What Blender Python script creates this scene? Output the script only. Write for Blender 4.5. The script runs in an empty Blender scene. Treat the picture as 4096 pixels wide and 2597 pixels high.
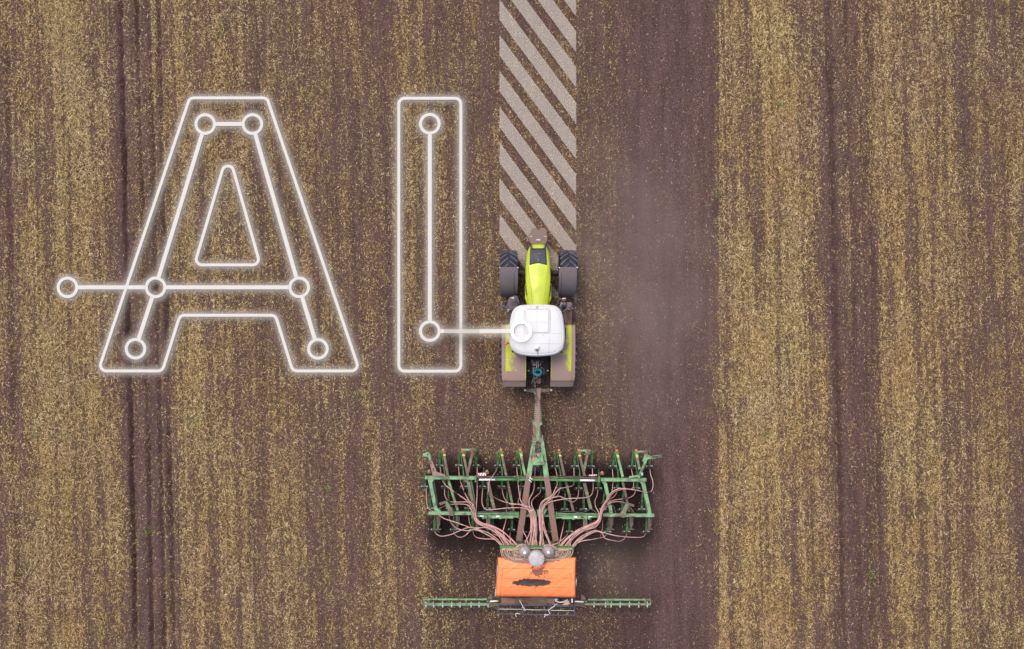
import bpy, bmesh, math, random
import numpy as np
from mathutils import Vector, Matrix
sc = bpy.context.scene
C = sc.collection
R = math.radians
rnd = random.Random(7)

# ------------------------------------------------------------ camera, sky, sun
CAM_H = 30.0
PPM = 102.4                      # photo pixels per metre on the ground
cam_d = bpy.data.cameras.new('camera'); cam = bpy.data.objects.new('camera', cam_d); C.objects.link(cam)
cam.location = (0, 0, CAM_H); cam.rotation_euler = (0, 0, 0)
cam_d.sensor_width = 36; cam_d.lens = 27.0; cam_d.clip_start = 0.1; cam_d.clip_end = 5000
sc.camera = cam
SUN_EL, SUN_AZ = 64, -30         # azimuth from +Y, negative to the left
w = bpy.data.worlds.new('World'); sc.world = w; w.use_nodes = True
nt = w.node_tree; bg = nt.nodes['Background']
sky = nt.nodes.new('ShaderNodeTexSky'); sky.sky_type = 'NISHITA'; sky.sun_disc = False
sky.sun_elevation = R(SUN_EL); sky.sun_rotation = R(SUN_AZ); sky.dust_density = 5.0; sky.air_density = 1.0; sky.ozone_density = 1.0
nt.links.new(sky.outputs[0], bg.inputs[0]); bg.inputs[1].default_value = 0.14
sd = bpy.data.lights.new('sun', 'SUN'); sun = bpy.data.objects.new('sun', sd); C.objects.link(sun)
sd.energy = 1.5; sd.angle = R(24); sd.color = (1.0, 0.925, 0.84)
a, e = R(SUN_AZ), R(SUN_EL)
sdir = Vector((math.sin(a)*math.cos(e), math.cos(a)*math.cos(e), math.sin(e)))
sun.rotation_euler = sdir.to_track_quat('Z', 'Y').to_euler(); sun.location = sdir*60
sc.view_settings.view_transform = 'Standard'; sc.view_settings.look = 'None'
sc.view_settings.exposure = 0.43; sc.view_settings.gamma = 1
sc.cycles.transparent_max_bounces = 32

# ------------------------------------------------------------ helpers
def P(px, py, z=0.0):
    """survey of the place: photo pixel + real height -> metres"""
    k = (CAM_H - z)/CAM_H/PPM
    return Vector(((px-2048)*k, -(py-1298.5)*k, z))
def S(n, z=0.0): return n*(CAM_H-z)/CAM_H/PPM
def tag(o, label=None, cat=None, group=None, kind=None):
    if label: o['label'] = label
    if cat: o['category'] = cat
    if group: o['group'] = group
    if kind: o['kind'] = kind
    return o
def empty(name, loc, label, cat, group=None):
    o = bpy.data.objects.new(name, None); C.objects.link(o); o.location = loc; o.empty_display_size = .2
    return tag(o, label, cat, group)
def root_loc(o):
    v = Vector((0, 0, 0))
    while o is not None: v += Vector(o.location); o = o.parent
    return v

class MB:
    def __init__(s): s.v = []; s.f = []; s.m = []; s.cur = 0; s.smooth = []; s.sm = False; s.starts = []
    def add(s, vs, fs):
        s.starts.append((len(s.v), len(s.f))); b = len(s.v); s.v += [tuple(v) for v in vs]
        for f in fs: s.f.append(tuple(i+b for i in f)); s.m.append(s.cur); s.smooth.append(s.sm)
        return s
    def box(s, c, size, rz=0.0, rx=0.0):
        M = Matrix.Rotation(rz, 3, 'Z') @ Matrix.Rotation(rx, 3, 'X'); c = Vector(c)
        vs = [c + M @ Vector((x*size[0]/2, y*size[1]/2, z*size[2]/2)) for x in (-1, 1) for y in (-1, 1) for z in (-1, 1)]
        return s.add(vs, [(0,1,3,2),(4,6,7,5),(0,4,5,1),(2,3,7,6),(0,2,6,4),(1,5,7,3)])
    def bar(s, p0, p1, w0, h, w1=None):
        """box girder from p0 to p1, horizontal width w, depth h (hangs below the line)"""
        p0 = Vector(p0); p1 = Vector(p1); w1 = w0 if w1 is None else w1
        d = (p1-p0); side = Vector((-d.y, d.x, 0))
        if side.length < 1e-6: side = Vector((1, 0, 0))
        side.normalize(); up = d.cross(side).normalized()
        if up.z < 0: up = -up
        vs = []
        for p, w_ in ((p0, w0), (p1, w1)):
            vs += [p-side*w_/2-up*h, p+side*w_/2-up*h, p+side*w_/2, p-side*w_/2]
        return s.add(vs, [(0,1,2,3),(4,7,6,5),(0,4,5,1),(1,5,6,2),(2,6,7,3),(3,7,4,0)])
    def prism(s, poly, z0, z1, taper=0.0):
        n = len(poly); cx = sum(p[0] for p in poly)/n; cy = sum(p[1] for p in poly)/n
        vs = [(p[0], p[1], z0) for p in poly] + [(p[0]+(cx-p[0])*taper, p[1]+(cy-p[1])*taper, z1) for p in poly]
        fs = [tuple(range(n))[::-1], tuple(range(n, 2*n))] + [(i, (i+1) % n, n+(i+1) % n, n+i) for i in range(n)]
        return s.add(vs, fs)
    def loft(s, rings, closed=True, caps=True):
        n = len(rings[0]); vs = [p for r in rings for p in r]; fs = []
        for k in range(len(rings)-1):
            for i in range(n if closed else n-1):
                j = (i+1) % n
                fs.append((k*n+i, k*n+j, (k+1)*n+j, (k+1)*n+i))
        if caps and closed:
            fs.append(tuple(range(n))[::-1]); fs.append(tuple((len(rings)-1)*n+i for i in range(n)))
        return s.add(vs, fs)
    def tube(s, path, r, n=7, caps=True):
        path = [Vector(p) for p in path]; rings = []; pn = None
        for i, p in enumerate(path):
            t = (path[min(i+1, len(path)-1)]-path[max(i-1, 0)])
            if t.length < 1e-9: t = Vector((0, 1, 0))
            t.normalize()
            if pn is None:
                pn = t.cross(Vector((0, 0, 1)))
                if pn.length < .05: pn = t.cross(Vector((0, 1, 0)))
            pn = (pn - t*pn.dot(t)).normalized(); b = t.cross(pn)
            rr = r[i] if isinstance(r, (list, tuple)) else r
            rings.append([p + (pn*math.cos(2*math.pi*k/n)+b*math.sin(2*math.pi*k/n))*rr for k in range(n)])
        o = s.sm; s.sm = True; s.loft(rings, True, caps); s.sm = o
        return s
    def lathe(s, prof, c, axis='Z', n=32, smooth=True):
        c = Vector(c); rings = []
        for r, h in prof:
            ring = []
            for k in range(n):
                t = 2*math.pi*k/n
                if axis == 'Z': v = Vector((r*math.cos(t), r*math.sin(t), h))
                elif axis == 'X': v = Vector((h, r*math.cos(t), r*math.sin(t)))
                else: v = Vector((r*math.sin(t), h, r*math.cos(t)))
                ring.append(c+v)
            rings.append(ring)
        o = s.sm; s.sm = smooth; s.loft(rings, True, True); s.sm = o
        return s
    def build_each(s, name, mats, parent=None, bevel=0.0):
        """every primitive becomes an object of its own"""
        out = []; st = s.starts+[(len(s.v), len(s.f))]
        for (v0, f0), (v1, f1) in zip(st[:-1], st[1:]):
            q = MB(); q.v = s.v[v0:v1]; q.f = [tuple(i-v0 for i in f) for f in s.f[f0:f1]]; q.m = s.m[f0:f1]; q.smooth = s.smooth[f0:f1]
            out.append(q.build(name, mats, parent, bevel))
        return out
    def build(s, name, mats, parent=None, bevel=0.0, origin=None, label=None, seg=1):
        if not isinstance(mats, (list, tuple)): mats = [mats]
        org = Vector(origin) if origin is not None else (root_loc(parent) if parent is not None else Vector((0, 0, 0)))
        me = bpy.data.meshes.new(name)
        me.from_pydata([(x-org.x, y-org.y, z-org.z) for x, y, z in s.v], [], s.f)
        for m in mats: me.materials.append(m)
        for p, mi, sm in zip(me.polygons, s.m, s.smooth): p.material_index = mi; p.use_smooth = sm
        bm = bmesh.new(); bm.from_mesh(me); bmesh.ops.recalc_face_normals(bm, faces=bm.faces); bm.to_mesh(me); bm.free()
        me.validate()
        o = bpy.data.objects.new(name, me); C.objects.link(o)
        if parent is not None: o.parent = parent
        else: o.location = org
        if bevel:
            b = o.modifiers.new('bevel', 'BEVEL'); b.width = bevel; b.segments = seg; b.limit_method = 'ANGLE'; b.angle_limit = R(40)
        if label: o['label'] = label
        return o
def copy_tree(o, parent=None):
    c = o.copy(); C.objects.link(c); c.parent = parent
    for ch in list(o.children): copy_tree(ch, c)
    return c
def catmull(pts, sub=6):
    pts = [Vector(p) for p in pts]; q = [pts[0]*2-pts[1]] + pts + [pts[-1]*2-pts[-2]]; out = []
    for i in range(1, len(q)-2):
        a_, b_, c_, d_ = q[i-1], q[i], q[i+1], q[i+2]
        for k in range(sub):
            t = k/sub
            out.append(0.5*((2*b_)+(c_-a_)*t+(2*a_-5*b_+4*c_-d_)*t*t+(3*b_-a_-3*c_+d_)*t*t*t))
    out.append(pts[-1]); return out

# ------------------------------------------------------------ materials
def newmat(name):
    m = bpy.data.materials.new(name); m.use_nodes = True; t = m.node_tree
    return m, t, t.nodes['Principled BSDF']
def N(t, typ, **kw):
    n = t.nodes.new(typ)
    for k, v in kw.items():
        if k in n.inputs: n.inputs[k].default_value = v
        else: setattr(n, k, v)
    return n
def noise(t, co, scale, detail=4, rough=.55, dist=0.0):
    n = t.nodes.new('ShaderNodeTexNoise'); n.inputs['Scale'].default_value = scale; n.inputs['Detail'].default_value = detail
    n.inputs['Roughness'].default_value = rough; n.inputs['Distortion'].default_value = dist
    t.links.new(co, n.inputs['Vector']); return n.outputs['Fac']
def ramp(t, fac, stops):
    r = t.nodes.new('ShaderNodeValToRGB'); el = r.color_ramp.elements
    while len(el) < len(stops): el.new(.5)
    for e_, (p, c) in zip(el, stops):
        e_.position = p; e_.color = (c, c, c, 1) if isinstance(c, (int, float)) else (*c, 1)
    t.links.new(fac, r.inputs[0]); return r.outputs[0]
def mix(t, fac, a_, b_, mode='MIX'):
    m = t.nodes.new('ShaderNodeMix'); m.data_type = 'RGBA'; m.blend_type = mode
    for sock, v in ((m.inputs[0], fac), (m.inputs[6], a_), (m.inputs[7], b_)):
        if hasattr(v, 'links'): t.links.new(v, sock)
        elif isinstance(v, (int, float)): sock.default_value = v
        else: sock.default_value = (*v, 1)
    return m.outputs[2]
def math_(t, op, a_, b_=0.0, clamp=False):
    m = t.nodes.new('ShaderNodeMath'); m.operation = op; m.use_clamp = clamp
    for sock, v in ((m.inputs[0], a_), (m.inputs[1], b_)):
        if hasattr(v, 'links'): t.links.new(v, sock)
        else: sock.default_value = v
    return m.outputs[0]
def objco(t):
    return t.nodes.new('ShaderNodeTexCoord').outputs['Object']
def bump(t, b, h, strength=.3, dist=.01):
    n = t.nodes.new('ShaderNodeBump'); n.inputs['Strength'].default_value = strength; n.inputs['Distance'].default_value = dist
    t.links.new(h, n.inputs['Height']); t.links.new(n.outputs[0], b.inputs['Normal'])
DUST = (.24, .155, .125)
def paint(name, col, dirt=DUST, amount=.5, scale=6.0, rough=.5, metal=0.0, soft=.08, var=.25, randomize=False):
    """painted / bare metal with patches of dried soil"""
    m, t, b = newmat(name); co = objco(t)
    if randomize:
        oi = t.nodes.new('ShaderNodeObjectInfo'); va = t.nodes.new('ShaderNodeVectorMath'); va.operation = 'ADD'
        sc_ = math_(t, 'MULTIPLY', oi.outputs['Random'], 37.0)
        t.links.new(co, va.inputs[0]); t.links.new(sc_, va.inputs[1]); co = va.outputs[0]
    base = mix(t, noise(t, co, scale*2.2, 5), tuple(c*(1-var) for c in col), tuple(min(1, c*(1+var)) for c in col))
    d = noise(t, co, scale, 8, .68, .4); th = 0.5 + (.5-amount)*.5
    mask = ramp(t, d, [(max(0, th-soft), 0.0), (min(1, th+soft), 1.0)])
    dn = mix(t, noise(t, co, scale*9, 3), tuple(c*.7 for c in dirt), tuple(c*1.25 for c in dirt))
    cc = mix(t, mask, base, dn); t.links.new(cc, b.inputs['Base Color'])
    rr = ramp(t, mask, [(0, rough), (1, .92)]); t.links.new(rr, b.inputs['Roughness'])
    b.inputs['Metallic'].default_value = metal
    bump(t, b, mask, .25, .006); return m
M = {}
M['lime'] = paint('lime_paint', (.46, .54, .02), dirt=(.34, .40, .07), amount=.25, scale=2.0, rough=.33, var=.06, soft=.3)
M['lime_dark'] = paint('lime_side_paint', (.50, .56, .012), amount=.25, scale=5, rough=.4, var=.1)
M['green'] = paint('drill_green_paint', (.165, .34, .17), dirt=(.13, .10, .075), amount=.42, scale=4, rough=.5, var=.15)
M['green_dirty'] = paint('soiled_green_paint', (.13, .27, .13), dirt=(.15, .10, .08), amount=.68, scale=3.5, rough=.6, var=.2)
M['green_clean'] = paint('bright_green_paint', (.06, .22, .06), dirt=(.12, .12, .06), amount=.25, scale=5, rough=.5, var=.15)
M['coulter'] = paint('coulter_green', (.06, .20, .065), dirt=(.05, .05, .03), amount=.5, scale=7, rough=.6, var=.3, randomize=True)
M['rust'] = paint('mud_caked_beam', (.20, .13, .115), dirt=(.30, .10, .075), amount=.35, scale=5, rough=.9, var=.3)
M['dust'] = paint('dust_covered_metal', (.29, .20, .17), dirt=(.22, .15, .13), amount=.5, scale=3, rough=.95, var=.12, soft=.3)
M['fender_grey'] = paint('dusty_grey_fender', (.080, .078, .105), dirt=(.15, .11, .10), amount=.42, scale=1.6, rough=.75, var=.1, soft=.35)
M['black'] = paint('dull_black_metal', (.012, .012, .014), dirt=(.08, .055, .045), amount=.3, scale=6, rough=.6, var=.3, soft=.25)
M['steel'] = paint('bare_steel', (.62, .62, .64), dirt=(.2, .15, .12), amount=.15, scale=9, rough=.35, metal=.0, var=.1)
M['navy'] = paint('blue_black_plastic', (.045, .055, .09), dirt=(.15, .12, .12), amount=.3, scale=9, rough=.5, var=.15, soft=.2)
M['orange'] = paint('orange_plastic', (.70, .17, .08), dirt=(.35, .18, .12), amount=.3, scale=20, rough=.5, var=.1)
M['yellow'] = paint('yellow_sticker', (.75, .48, .02), dirt=(.2, .12, .05), amount=.3, scale=30, rough=.5, var=.1)
M['red'] = paint('red_reflective', (.6, .03, .03), amount=.15, scale=12, rough=.4, var=.1)
M['offwhite'] = paint('white_plastic', (.75, .75, .75), amount=.15, scale=12, rough=.4, var=.05)
M['cyan'] = paint('turquoise_hose', (.01, .33, .42), dirt=(.05, .2, .25), amount=.3, scale=20, rough=.4, var=.2)
M['glass'] = paint('tinted_glass', (.015, .02, .022), amount=.15, scale=3, rough=.08, var=.1)
M['seam'] = paint('grey_panel_seam', (.27, .28, .33), dirt=(.52, .53, .56), amount=.62, scale=3, rough=.6, var=.1, soft=.2)
def hose_mat(name, c0, c1):
    m, t, b = newmat(name); co = objco(t); oi = t.nodes.new('ShaderNodeObjectInfo')
    c = mix(t, oi.outputs['Random'], c0, c1)
    c = mix(t, ramp(t, noise(t, co, 7, 5), [(.5, 0.0), (.7, .7)]), c, (.20, .12, .10))
    t.links.new(c, b.inputs['Base Color']); b.inputs['Roughness'].default_value = .45; return m
M['hose'] = hose_mat('pink_seed_hose', (.56, .27, .26), (.52, .34, .30))
M['coil'] = hose_mat('tan_seed_hose', (.50, .37, .27), (.36, .25, .18))
M['cable'] = paint('grey_black_cable', (.05, .05, .06), dirt=(.3, .25, .22), amount=.4, scale=14, rough=.5)
# cab roof: clean white with faint marks
m, t, b = newmat('white_roof_plastic'); co = objco(t)
c = mix(t, noise(t, co, 2.5, 4), (.55, .555, .57), (.61, .615, .63))
c = mix(t, ramp(t, noise(t, co, 14, 8, .7), [(.62, 0.0), (.75, .35)]), c, (.5, .5, .55))
t.links.new(c, b.inputs['Base Color']); b.inputs['Roughness'].default_value = .35; M['roof'] = m
# rubber
def rubber(name, c0, c1):
    m, t, b = newmat(name); co = objco(t)
    c = mix(t, ramp(t, noise(t, co, 5, 6, .6), [(.4, 0.0), (.62, 1.0)]), c0, c1)
    t.links.new(c, b.inputs['Base Color']); b.inputs['Roughness'].default_value = .8; return m
M['rubber'] = rubber('tyre_rubber', (.006, .009, .026), (.015, .017, .032))
M['lug'] = rubber('dusty_tyre_lug', (.055, .055, .085), (.10, .09, .105))
# rear fender: dust over lime, the paint rubbed free along the outer half
def fender_mat(sign):
    m, t, b = newmat('dusty_lime_fender'); co = objco(t)
    sep = t.nodes.new('ShaderNodeSeparateXYZ'); t.links.new(co, sep.inputs[0]); x = sep.outputs[0]; y = sep.outputs[1]
    ax = math_(t, 'MULTIPLY', x, sign)             # grows outwards
    nz = noise(t, co, 7, 14, 1.0, .3); nz = math_(t, 'ADD', math_(t, 'MULTIPLY', math_(t, 'SUBTRACT', nz, .5), 1.8), .5); nb = noise(t, co, 1.7, 4)
    edge = math_(t, 'SUBTRACT', ax, .93)
    edge = math_(t, 'MULTIPLY', edge, .8)
    f = math_(t, 'ADD', edge, nz); f = math_(t, 'ADD', f, math_(t, 'MULTIPLY', math_(t, 'SUBTRACT', nb, .50), .9))
    mask = ramp(t, f, [(.52, 0.0), (.58, 1.0)])
    lim = math_(t, 'LESS_THAN', ax, 1.19); rear = math_(t, 'GREATER_THAN', y, -2.10)
    mask2 = math_(t, 'MULTIPLY', math_(t, 'MULTIPLY', mask, lim), rear)
    dn = mix(t, noise(t, co, 40, 3), (.23, .155, .13), (.35, .245, .205))
    lm = mix(t, noise(t, co, 16, 3), (.38, .42, .03), (.58, .64, .06))
    t.links.new(mix(t, mask2, dn, lm), b.inputs['Base Color']); b.inputs['Roughness'].default_value = .8
    bump(t, b, mask2, .3, .01); return m
# orange hopper cover with soil lying on it (object coords centred on the cover)
def cover_mat():
    m, t, b = newmat('orange_tarpaulin'); co = objco(t)
    sep = t.nodes.new('ShaderNodeSeparateXYZ'); t.links.new(co, sep.inputs[0]); x, y = sep.outputs[0], sep.outputs[1]
    nz = noise(t, co, 6, 10, .75, .3); nzc = math_(t, 'SUBTRACT', nz, .5)
    def blob(cx, cy, rx, ry, amp):
        dx = math_(t, 'DIVIDE', math_(t, 'SUBTRACT', x, cx), rx); dy = math_(t, 'DIVIDE', math_(t, 'SUBTRACT', y, cy), ry)
        d = math_(t, 'ADD', math_(t, 'MULTIPLY', dx, dx), math_(t, 'MULTIPLY', dy, dy))
        v = math_(t, 'SUBTRACT', 1.0, d); return math_(t, 'ADD', v, math_(t, 'MULTIPLY', nzc, amp))
    b1 = ramp(t, blob(-.17, -.13, .72, .155, 2.6), [(.12, 0.0), (.2, 1.0)])
    b2 = ramp(t, blob(.10, .27, .50, .20, 6.5), [(.50, 0.0), (.68, .85)])
    b3 = ramp(t, blob(-.1, .82, 1.25, .30, 1.4), [(.0, 0.0), (.12, 1.0)])
    b4 = ramp(t, noise(t, co, 2.4, 12, .8, 1.5), [(.655, 0.0), (.70, .7)])
    base = mix(t, noise(t, co, 2.5, 5), (.92, .20, .05), (.98, .29, .11))
    pale = ramp(t, noise(t, co, 5, 6, .7), [(.62, 0.0), (.78, .5)])
    base = mix(t, pale, base, (.85, .5, .35))
    soil = mix(t, noise(t, co, 34, 4, .7), (.012, .008, .007), (.085, .055, .048))
    c = mix(t, b4, base, (.45, .18, .09))
    c = mix(t, b3, c, mix(t, noise(t, co, 30, 4), (.13, .07, .06), (.30, .16, .15)))
    crs = ramp(t, noise(t, co, 3.2, 6, .6, 2.5), [(.47, 0.0), (.5, .45), (.53, 0.0)]); c = mix(t, crs, c, (.62, .13, .04)); c = mix(t, b2, c, soil); c = mix(t, b1, c, soil)
    t.links.new(c, b.inputs['Base Color']); b.inputs['Roughness'].default_value = .6
    h = math_(t, 'ADD', noise(t, co, 40, 4, .7), b1); bump(t, b, h, .5, .012); return m
M['cover'] = cover_mat()
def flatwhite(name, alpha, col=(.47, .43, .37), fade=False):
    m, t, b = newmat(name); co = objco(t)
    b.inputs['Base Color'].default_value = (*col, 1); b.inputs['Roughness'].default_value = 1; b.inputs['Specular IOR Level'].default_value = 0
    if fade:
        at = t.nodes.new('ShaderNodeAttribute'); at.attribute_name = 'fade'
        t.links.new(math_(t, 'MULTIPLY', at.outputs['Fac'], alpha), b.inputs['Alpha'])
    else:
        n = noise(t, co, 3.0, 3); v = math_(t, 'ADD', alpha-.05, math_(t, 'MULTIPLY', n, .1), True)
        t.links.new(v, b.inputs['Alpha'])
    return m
M['ringw'] = flatwhite('bright_white_ring', .99, col=(.90, .93, .97))
M['ringglow'] = flatwhite('bright_painted_glow', .35, col=(.72, .72, .70), fade=True)
M['line'] = flatwhite('white_letter_line', .82, col=(.62, .605, .585))
M['halo'] = flatwhite('white_painted_glow', .52, fade=True)
M['stripe'] = flatwhite('pale_translucent_stripe', .38, col=(.58, .52, .46))

# ------------------------------------------------------------ field: one displaced sheet
rng = np.random.default_rng(11)
_tabs = {}
def vnoise(x, y, seed):
    if seed not in _tabs: _tabs[seed] = np.random.default_rng(seed).random((256, 256))
    T = _tabs[seed]; xi = np.floor(x).astype(int); yi = np.floor(y).astype(int); fx = x-xi; fy = y-yi
    fx = fx*fx*(3-2*fx); fy = fy*fy*(3-2*fy)
    a_ = T[xi % 256, yi % 256]; b_ = T[(xi+1) % 256, yi % 256]; c_ = T[xi % 256, (yi+1) % 256]; d_ = T[(xi+1) % 256, (yi+1) % 256]
    return (a_*(1-fx)+b_*fx)*(1-fy)+(c_*(1-fx)+d_*fx)*fy
def fbm(x, y, seed, o=3):
    s_ = 0; amp = 1; tot = 0
    for k in range(o): s_ = s_+amp*vnoise(x*2**k, y*2**k, seed+k); tot += amp; amp *= .55
    return s_/tot
LK = [(-400, .5), (0, .45), (15, .34), (40, .68), (120, .82), (200, .66), (235, .50), (262, .34), (280, .20), (330, .26), (352, .33), (380, .30), (396, .58),
      (430, .66), (500, .62), (560, .58), (600, .50), (640, .56), (700, .52), (735, .40), (762, .55), (800, .50), (840, .42), (868, .50), (905, .38), (925, .54), (985, .58), (1030, .46), (1300, .45)]
CK = [(1000, .58), (1035, .50), (1100, .48), (1170, .44), (1250, .43), (1340, .40), (1430, .32), (1470, .16), (1520, .12), (1600, .09), (1650, .17), (1690, .17)]
def prof(k, x): return np.interp(x, [a_[0] for a_ in k], [a_[1] for a_ in k])
def zones(X, Y):
    """photo columns (0..2408) of the field and the side (unworked) coordinate"""
    px = X*60.2+1204; py = -Y*60.2+763.5
    drift = 37*py/1527.0
    left = px < 1010; right = px > 1690+4*(vnoise(Y*1.5+50, Y*0+3, 91)-.5)
    xs = np.where(right, px-1665-drift, px-drift)
    return px, py, xs, right
def straw_density(X, Y):
    px, py, xs, right = zones(X, Y)
    lf = np.clip((px-960)/70, 0, 1); side = prof(LK, xs)
    d = np.where(right, np.maximum(side, .80*np.clip(1.2-(px-1690)/60, 0, 1)), side*(1-lf)+prof(CK, px)*lf)
    st = fbm(xs/19.0, py/300.0, 21, 3); mid = (1-right)*np.clip((px-1040)/40, 0, 1); st = np.clip((st-.5)*(1.55-.6*mid)+.5, 0, 1); st2 = fbm(xs/55.0, py/420.0, 31, 2); bl = fbm(px/42.0, py/75.0, 41, 3); bl = np.clip((bl-.5)*1.25+.5, 0, 1); bl = .55*bl+.45*np.clip((fbm(px/9.0, py/22.0, 45, 2)-.5)*2.2+.5, 0, 1)
    d = d*(.36+1.15*st)*(.55+.85*st2)*(.35+1.3*bl)
    # freshly drilled ground keeps less straw; thinnest where the drill's shade is painted
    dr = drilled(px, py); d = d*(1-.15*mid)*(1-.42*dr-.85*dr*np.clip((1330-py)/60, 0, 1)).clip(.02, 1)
    fine = fbm(xs/5.5, py/420.0, 85, 2); d = d*(.55+.9*np.clip((fine-.5)*2+.5, 0, 1))
    edge = np.exp(-((px-1684)/6.0)**2)*.35; d = d+edge*(vnoise(X*3, Y*3, 77) > .45)
    return np.clip(d, .02, 1.3)
def fineness(X, Y):
    """1 where the straw is chopped short, 0 where it lies long"""
    px, py, xs, right = zones(X, Y)
    side = np.interp(xs, [0, 250, 290, 400, 540, 600, 900, 2000], [.1, .15, .5, .2, .3, .75, .8, .8]); return np.where(right | (px < 1000), side, 1.05)
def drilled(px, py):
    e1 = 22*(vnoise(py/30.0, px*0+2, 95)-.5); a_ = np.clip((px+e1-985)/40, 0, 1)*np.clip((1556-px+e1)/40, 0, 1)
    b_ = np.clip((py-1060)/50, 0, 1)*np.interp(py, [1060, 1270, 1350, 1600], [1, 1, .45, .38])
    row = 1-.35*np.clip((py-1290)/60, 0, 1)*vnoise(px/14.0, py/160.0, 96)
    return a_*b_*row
def ground_h(X, Y):
    px, py, xs, right = zones(X, Y)
    h = np.zeros_like(X); side = (px < 930) | right
    for c_, w_, dep, ph in ((283, 4.4, .24, 0), (323, 4.2, .15, 5), (352, 4.6, .13, 7), (374, 5, .14, 9), (392, 3, .03, 2), (603, 6, .05, 3), (738, 7, .06, 11), (842, 7, .05, 13), (906, 8, .06, 17), (14, 7, .08, 19)):
        wob = 3.0*(vnoise(py/140.0+ph, py*0+ph, 51)-.5)+2.6*(vnoise(py/9.0+ph, xs*0+ph, 52)-.5)
        dd = dep*(.35+.7*vnoise(py/190.0+ph*3, py*0+ph, 53)+.6*vnoise(py/16.0+ph*3, py*0+ph, 54))
        h = h - np.where(side, dd*np.exp(-((xs-c_-wob)/w_)**2), 0)
    h = h + .035*(fbm(xs/16.0, py/260.0, 61, 2)-.5)
    cl = fbm(X*6, Y*6, 71, 3)-.5
    smooth_ = ((px > 1450) & (px <= 1690)).astype(float)
    h = h + cl*.05*(1-.7*smooth_)+(vnoise(X*9, Y*9, 57)-.5)*.045*(1-.5*smooth_)
    dr = drilled(px, py)
    h = h + dr*(.03*np.sin(px*2*math.pi/36.0)*np.clip((py-1400)/60, 0, 1)+.05*(fbm(X*4, Y*4, 81, 2)-.5))
    h = h + .05*((px > 1690) & right)*np.exp(-(px-1690)/60)*1.0
    r_ = np.maximum(np.abs(X)/30, np.abs(Y)/22); return h*np.clip((1.0-r_)*12, 0, 1)
def axis(lim, st):
    core = np.arange(-lim, lim+st/2, st); far = np.array([5, 15, 40, 120, 400, 1500.])
    return np.concatenate([-(lim+far)[::-1], core, lim+far])
gx = axis(27.6, .06); gy = axis(19.2, .065)
GX, GY = np.meshgrid(gx, gy, indexing='ij'); GZ = ground_h(GX, GY)
nx, ny = GX.shape
me = bpy.data.meshes.new('field_soil')
me.vertices.add(nx*ny); me.vertices.foreach_set('co', np.stack([GX, GY, GZ], -1).astype(np.float32).ravel())
ii, jj = np.meshgrid(np.arange(nx-1), np.arange(ny-1), indexing='ij'); q = (ii*ny+jj).ravel()
faces = np.stack([q, q+ny, q+ny+1, q+1], -1).astype(np.int32); nf = len(faces)
me.loops.add(nf*4); me.loops.foreach_set('vertex_index', faces.ravel())
me.polygons.add(nf); me.polygons.foreach_set('loop_start', np.arange(0, nf*4, 4, dtype=np.int32))
me.update(calc_edges=True)
me.polygons.foreach_set('use_smooth', np.ones(nf, dtype=bool))
px, py, xs, right = zones(GX, GY)
at = me.attributes.new('litter', 'FLOAT', 'POINT'); at.data.foreach_set('value', straw_density(GX, GY).astype(np.float32).ravel())
at = me.attributes.new('fresh_shade', 'FLOAT', 'POINT'); at.data.foreach_set('value', drilled(px, py).astype(np.float32).ravel())
gold = np.where(right | (px < 960), np.interp(xs, [20, 50, 130, 200, 260], [0, .8, 1, .6, 0]), 0)*(.4+.9*fbm(px/30, py/120, 44, 2))
at = me.attributes.new('gold', 'FLOAT', 'POINT'); at.data.foreach_set('value', gold.astype(np.float32).ravel())
field = bpy.data.objects.new('field_soil', me); C.objects.link(field)
tag(field, 'purple brown ploughed soil with long wheel ruts', 'field', kind='structure')
m, t, b = newmat('soil'); co = objco(t)
def attr(t, n):
    a_ = t.nodes.new('ShaderNodeAttribute'); a_.attribute_name = n; return a_.outputs['Fac']
mp = t.nodes.new('ShaderNodeMapping'); mp.inputs['Scale'].default_value = (1.0, .12, 1.0); t.links.new(co, mp.inputs[0]); sco = mp.outputs[0]
lt = attr(t, 'litter')
c = mix(t, noise(t, co, 1.1, 6, .6), (.105, .058, .057), (.172, .101, .102))
c = mix(t, ramp(t, noise(t, sco, 3.0, 5, .6), [(.4, 0.0), (.65, .6)]), c, (.062, .038, .034))
c = mix(t, ramp(t, noise(t, co, 16, 5, .8), [(.36, .95), (.52, 0.0)]), c, (.018, .011, .011))
c = mix(t, ramp(t, noise(t, co, 19, 4, .8, .5), [(.56, 0.0), (.72, .8)]), c, (.25, .165, .14))
lit = ramp(t, lt, [(.12, 0.0), (.75, 1.0)])
under = mix(t, noise(t, co, 15, 4, .8), (.016, .010, .006), (.10, .06, .034))
c = mix(t, math_(t, 'MULTIPLY', lit, .65), c, under)
fib = ramp(t, noise(t, co, 22, 5, .85, 1.0), [(.50, 0.0), (.58, 1.0)])
litc = mix(t, ramp(t, noise(t, co, 9, 5, .7), [(.35, 0.0), (.65, 1.0)]), (.15, .09, .05), (.34, .235, .115))
litc = mix(t, math_(t, 'MULTIPLY', attr(t, 'gold'), .7), litc, (.36, .26, .07))
litc = mix(t, ramp(t, noise(t, co, 1.3, 5), [(.55, 0.0), (.7, .45)]), litc, (.13, .14, .035))
c = mix(t, math_(t, 'MULTIPLY', fib, math_(t, 'MULTIPLY', lt, 1.15), True), c, litc)
c = mix(t, math_(t, 'MULTIPLY', attr(t, 'fresh_shade'), .92), c, mix(t, noise(t, co, 14, 5, .8), (.004, .003, .003), (.026, .016, .013)))  # moist drilled soil, plus the drill's shade painted in near black
t.links.new(c, b.inputs['Base Color']); b.inputs['Roughness'].default_value = .95; b.inputs['Specular IOR Level'].default_value = .2
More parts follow.
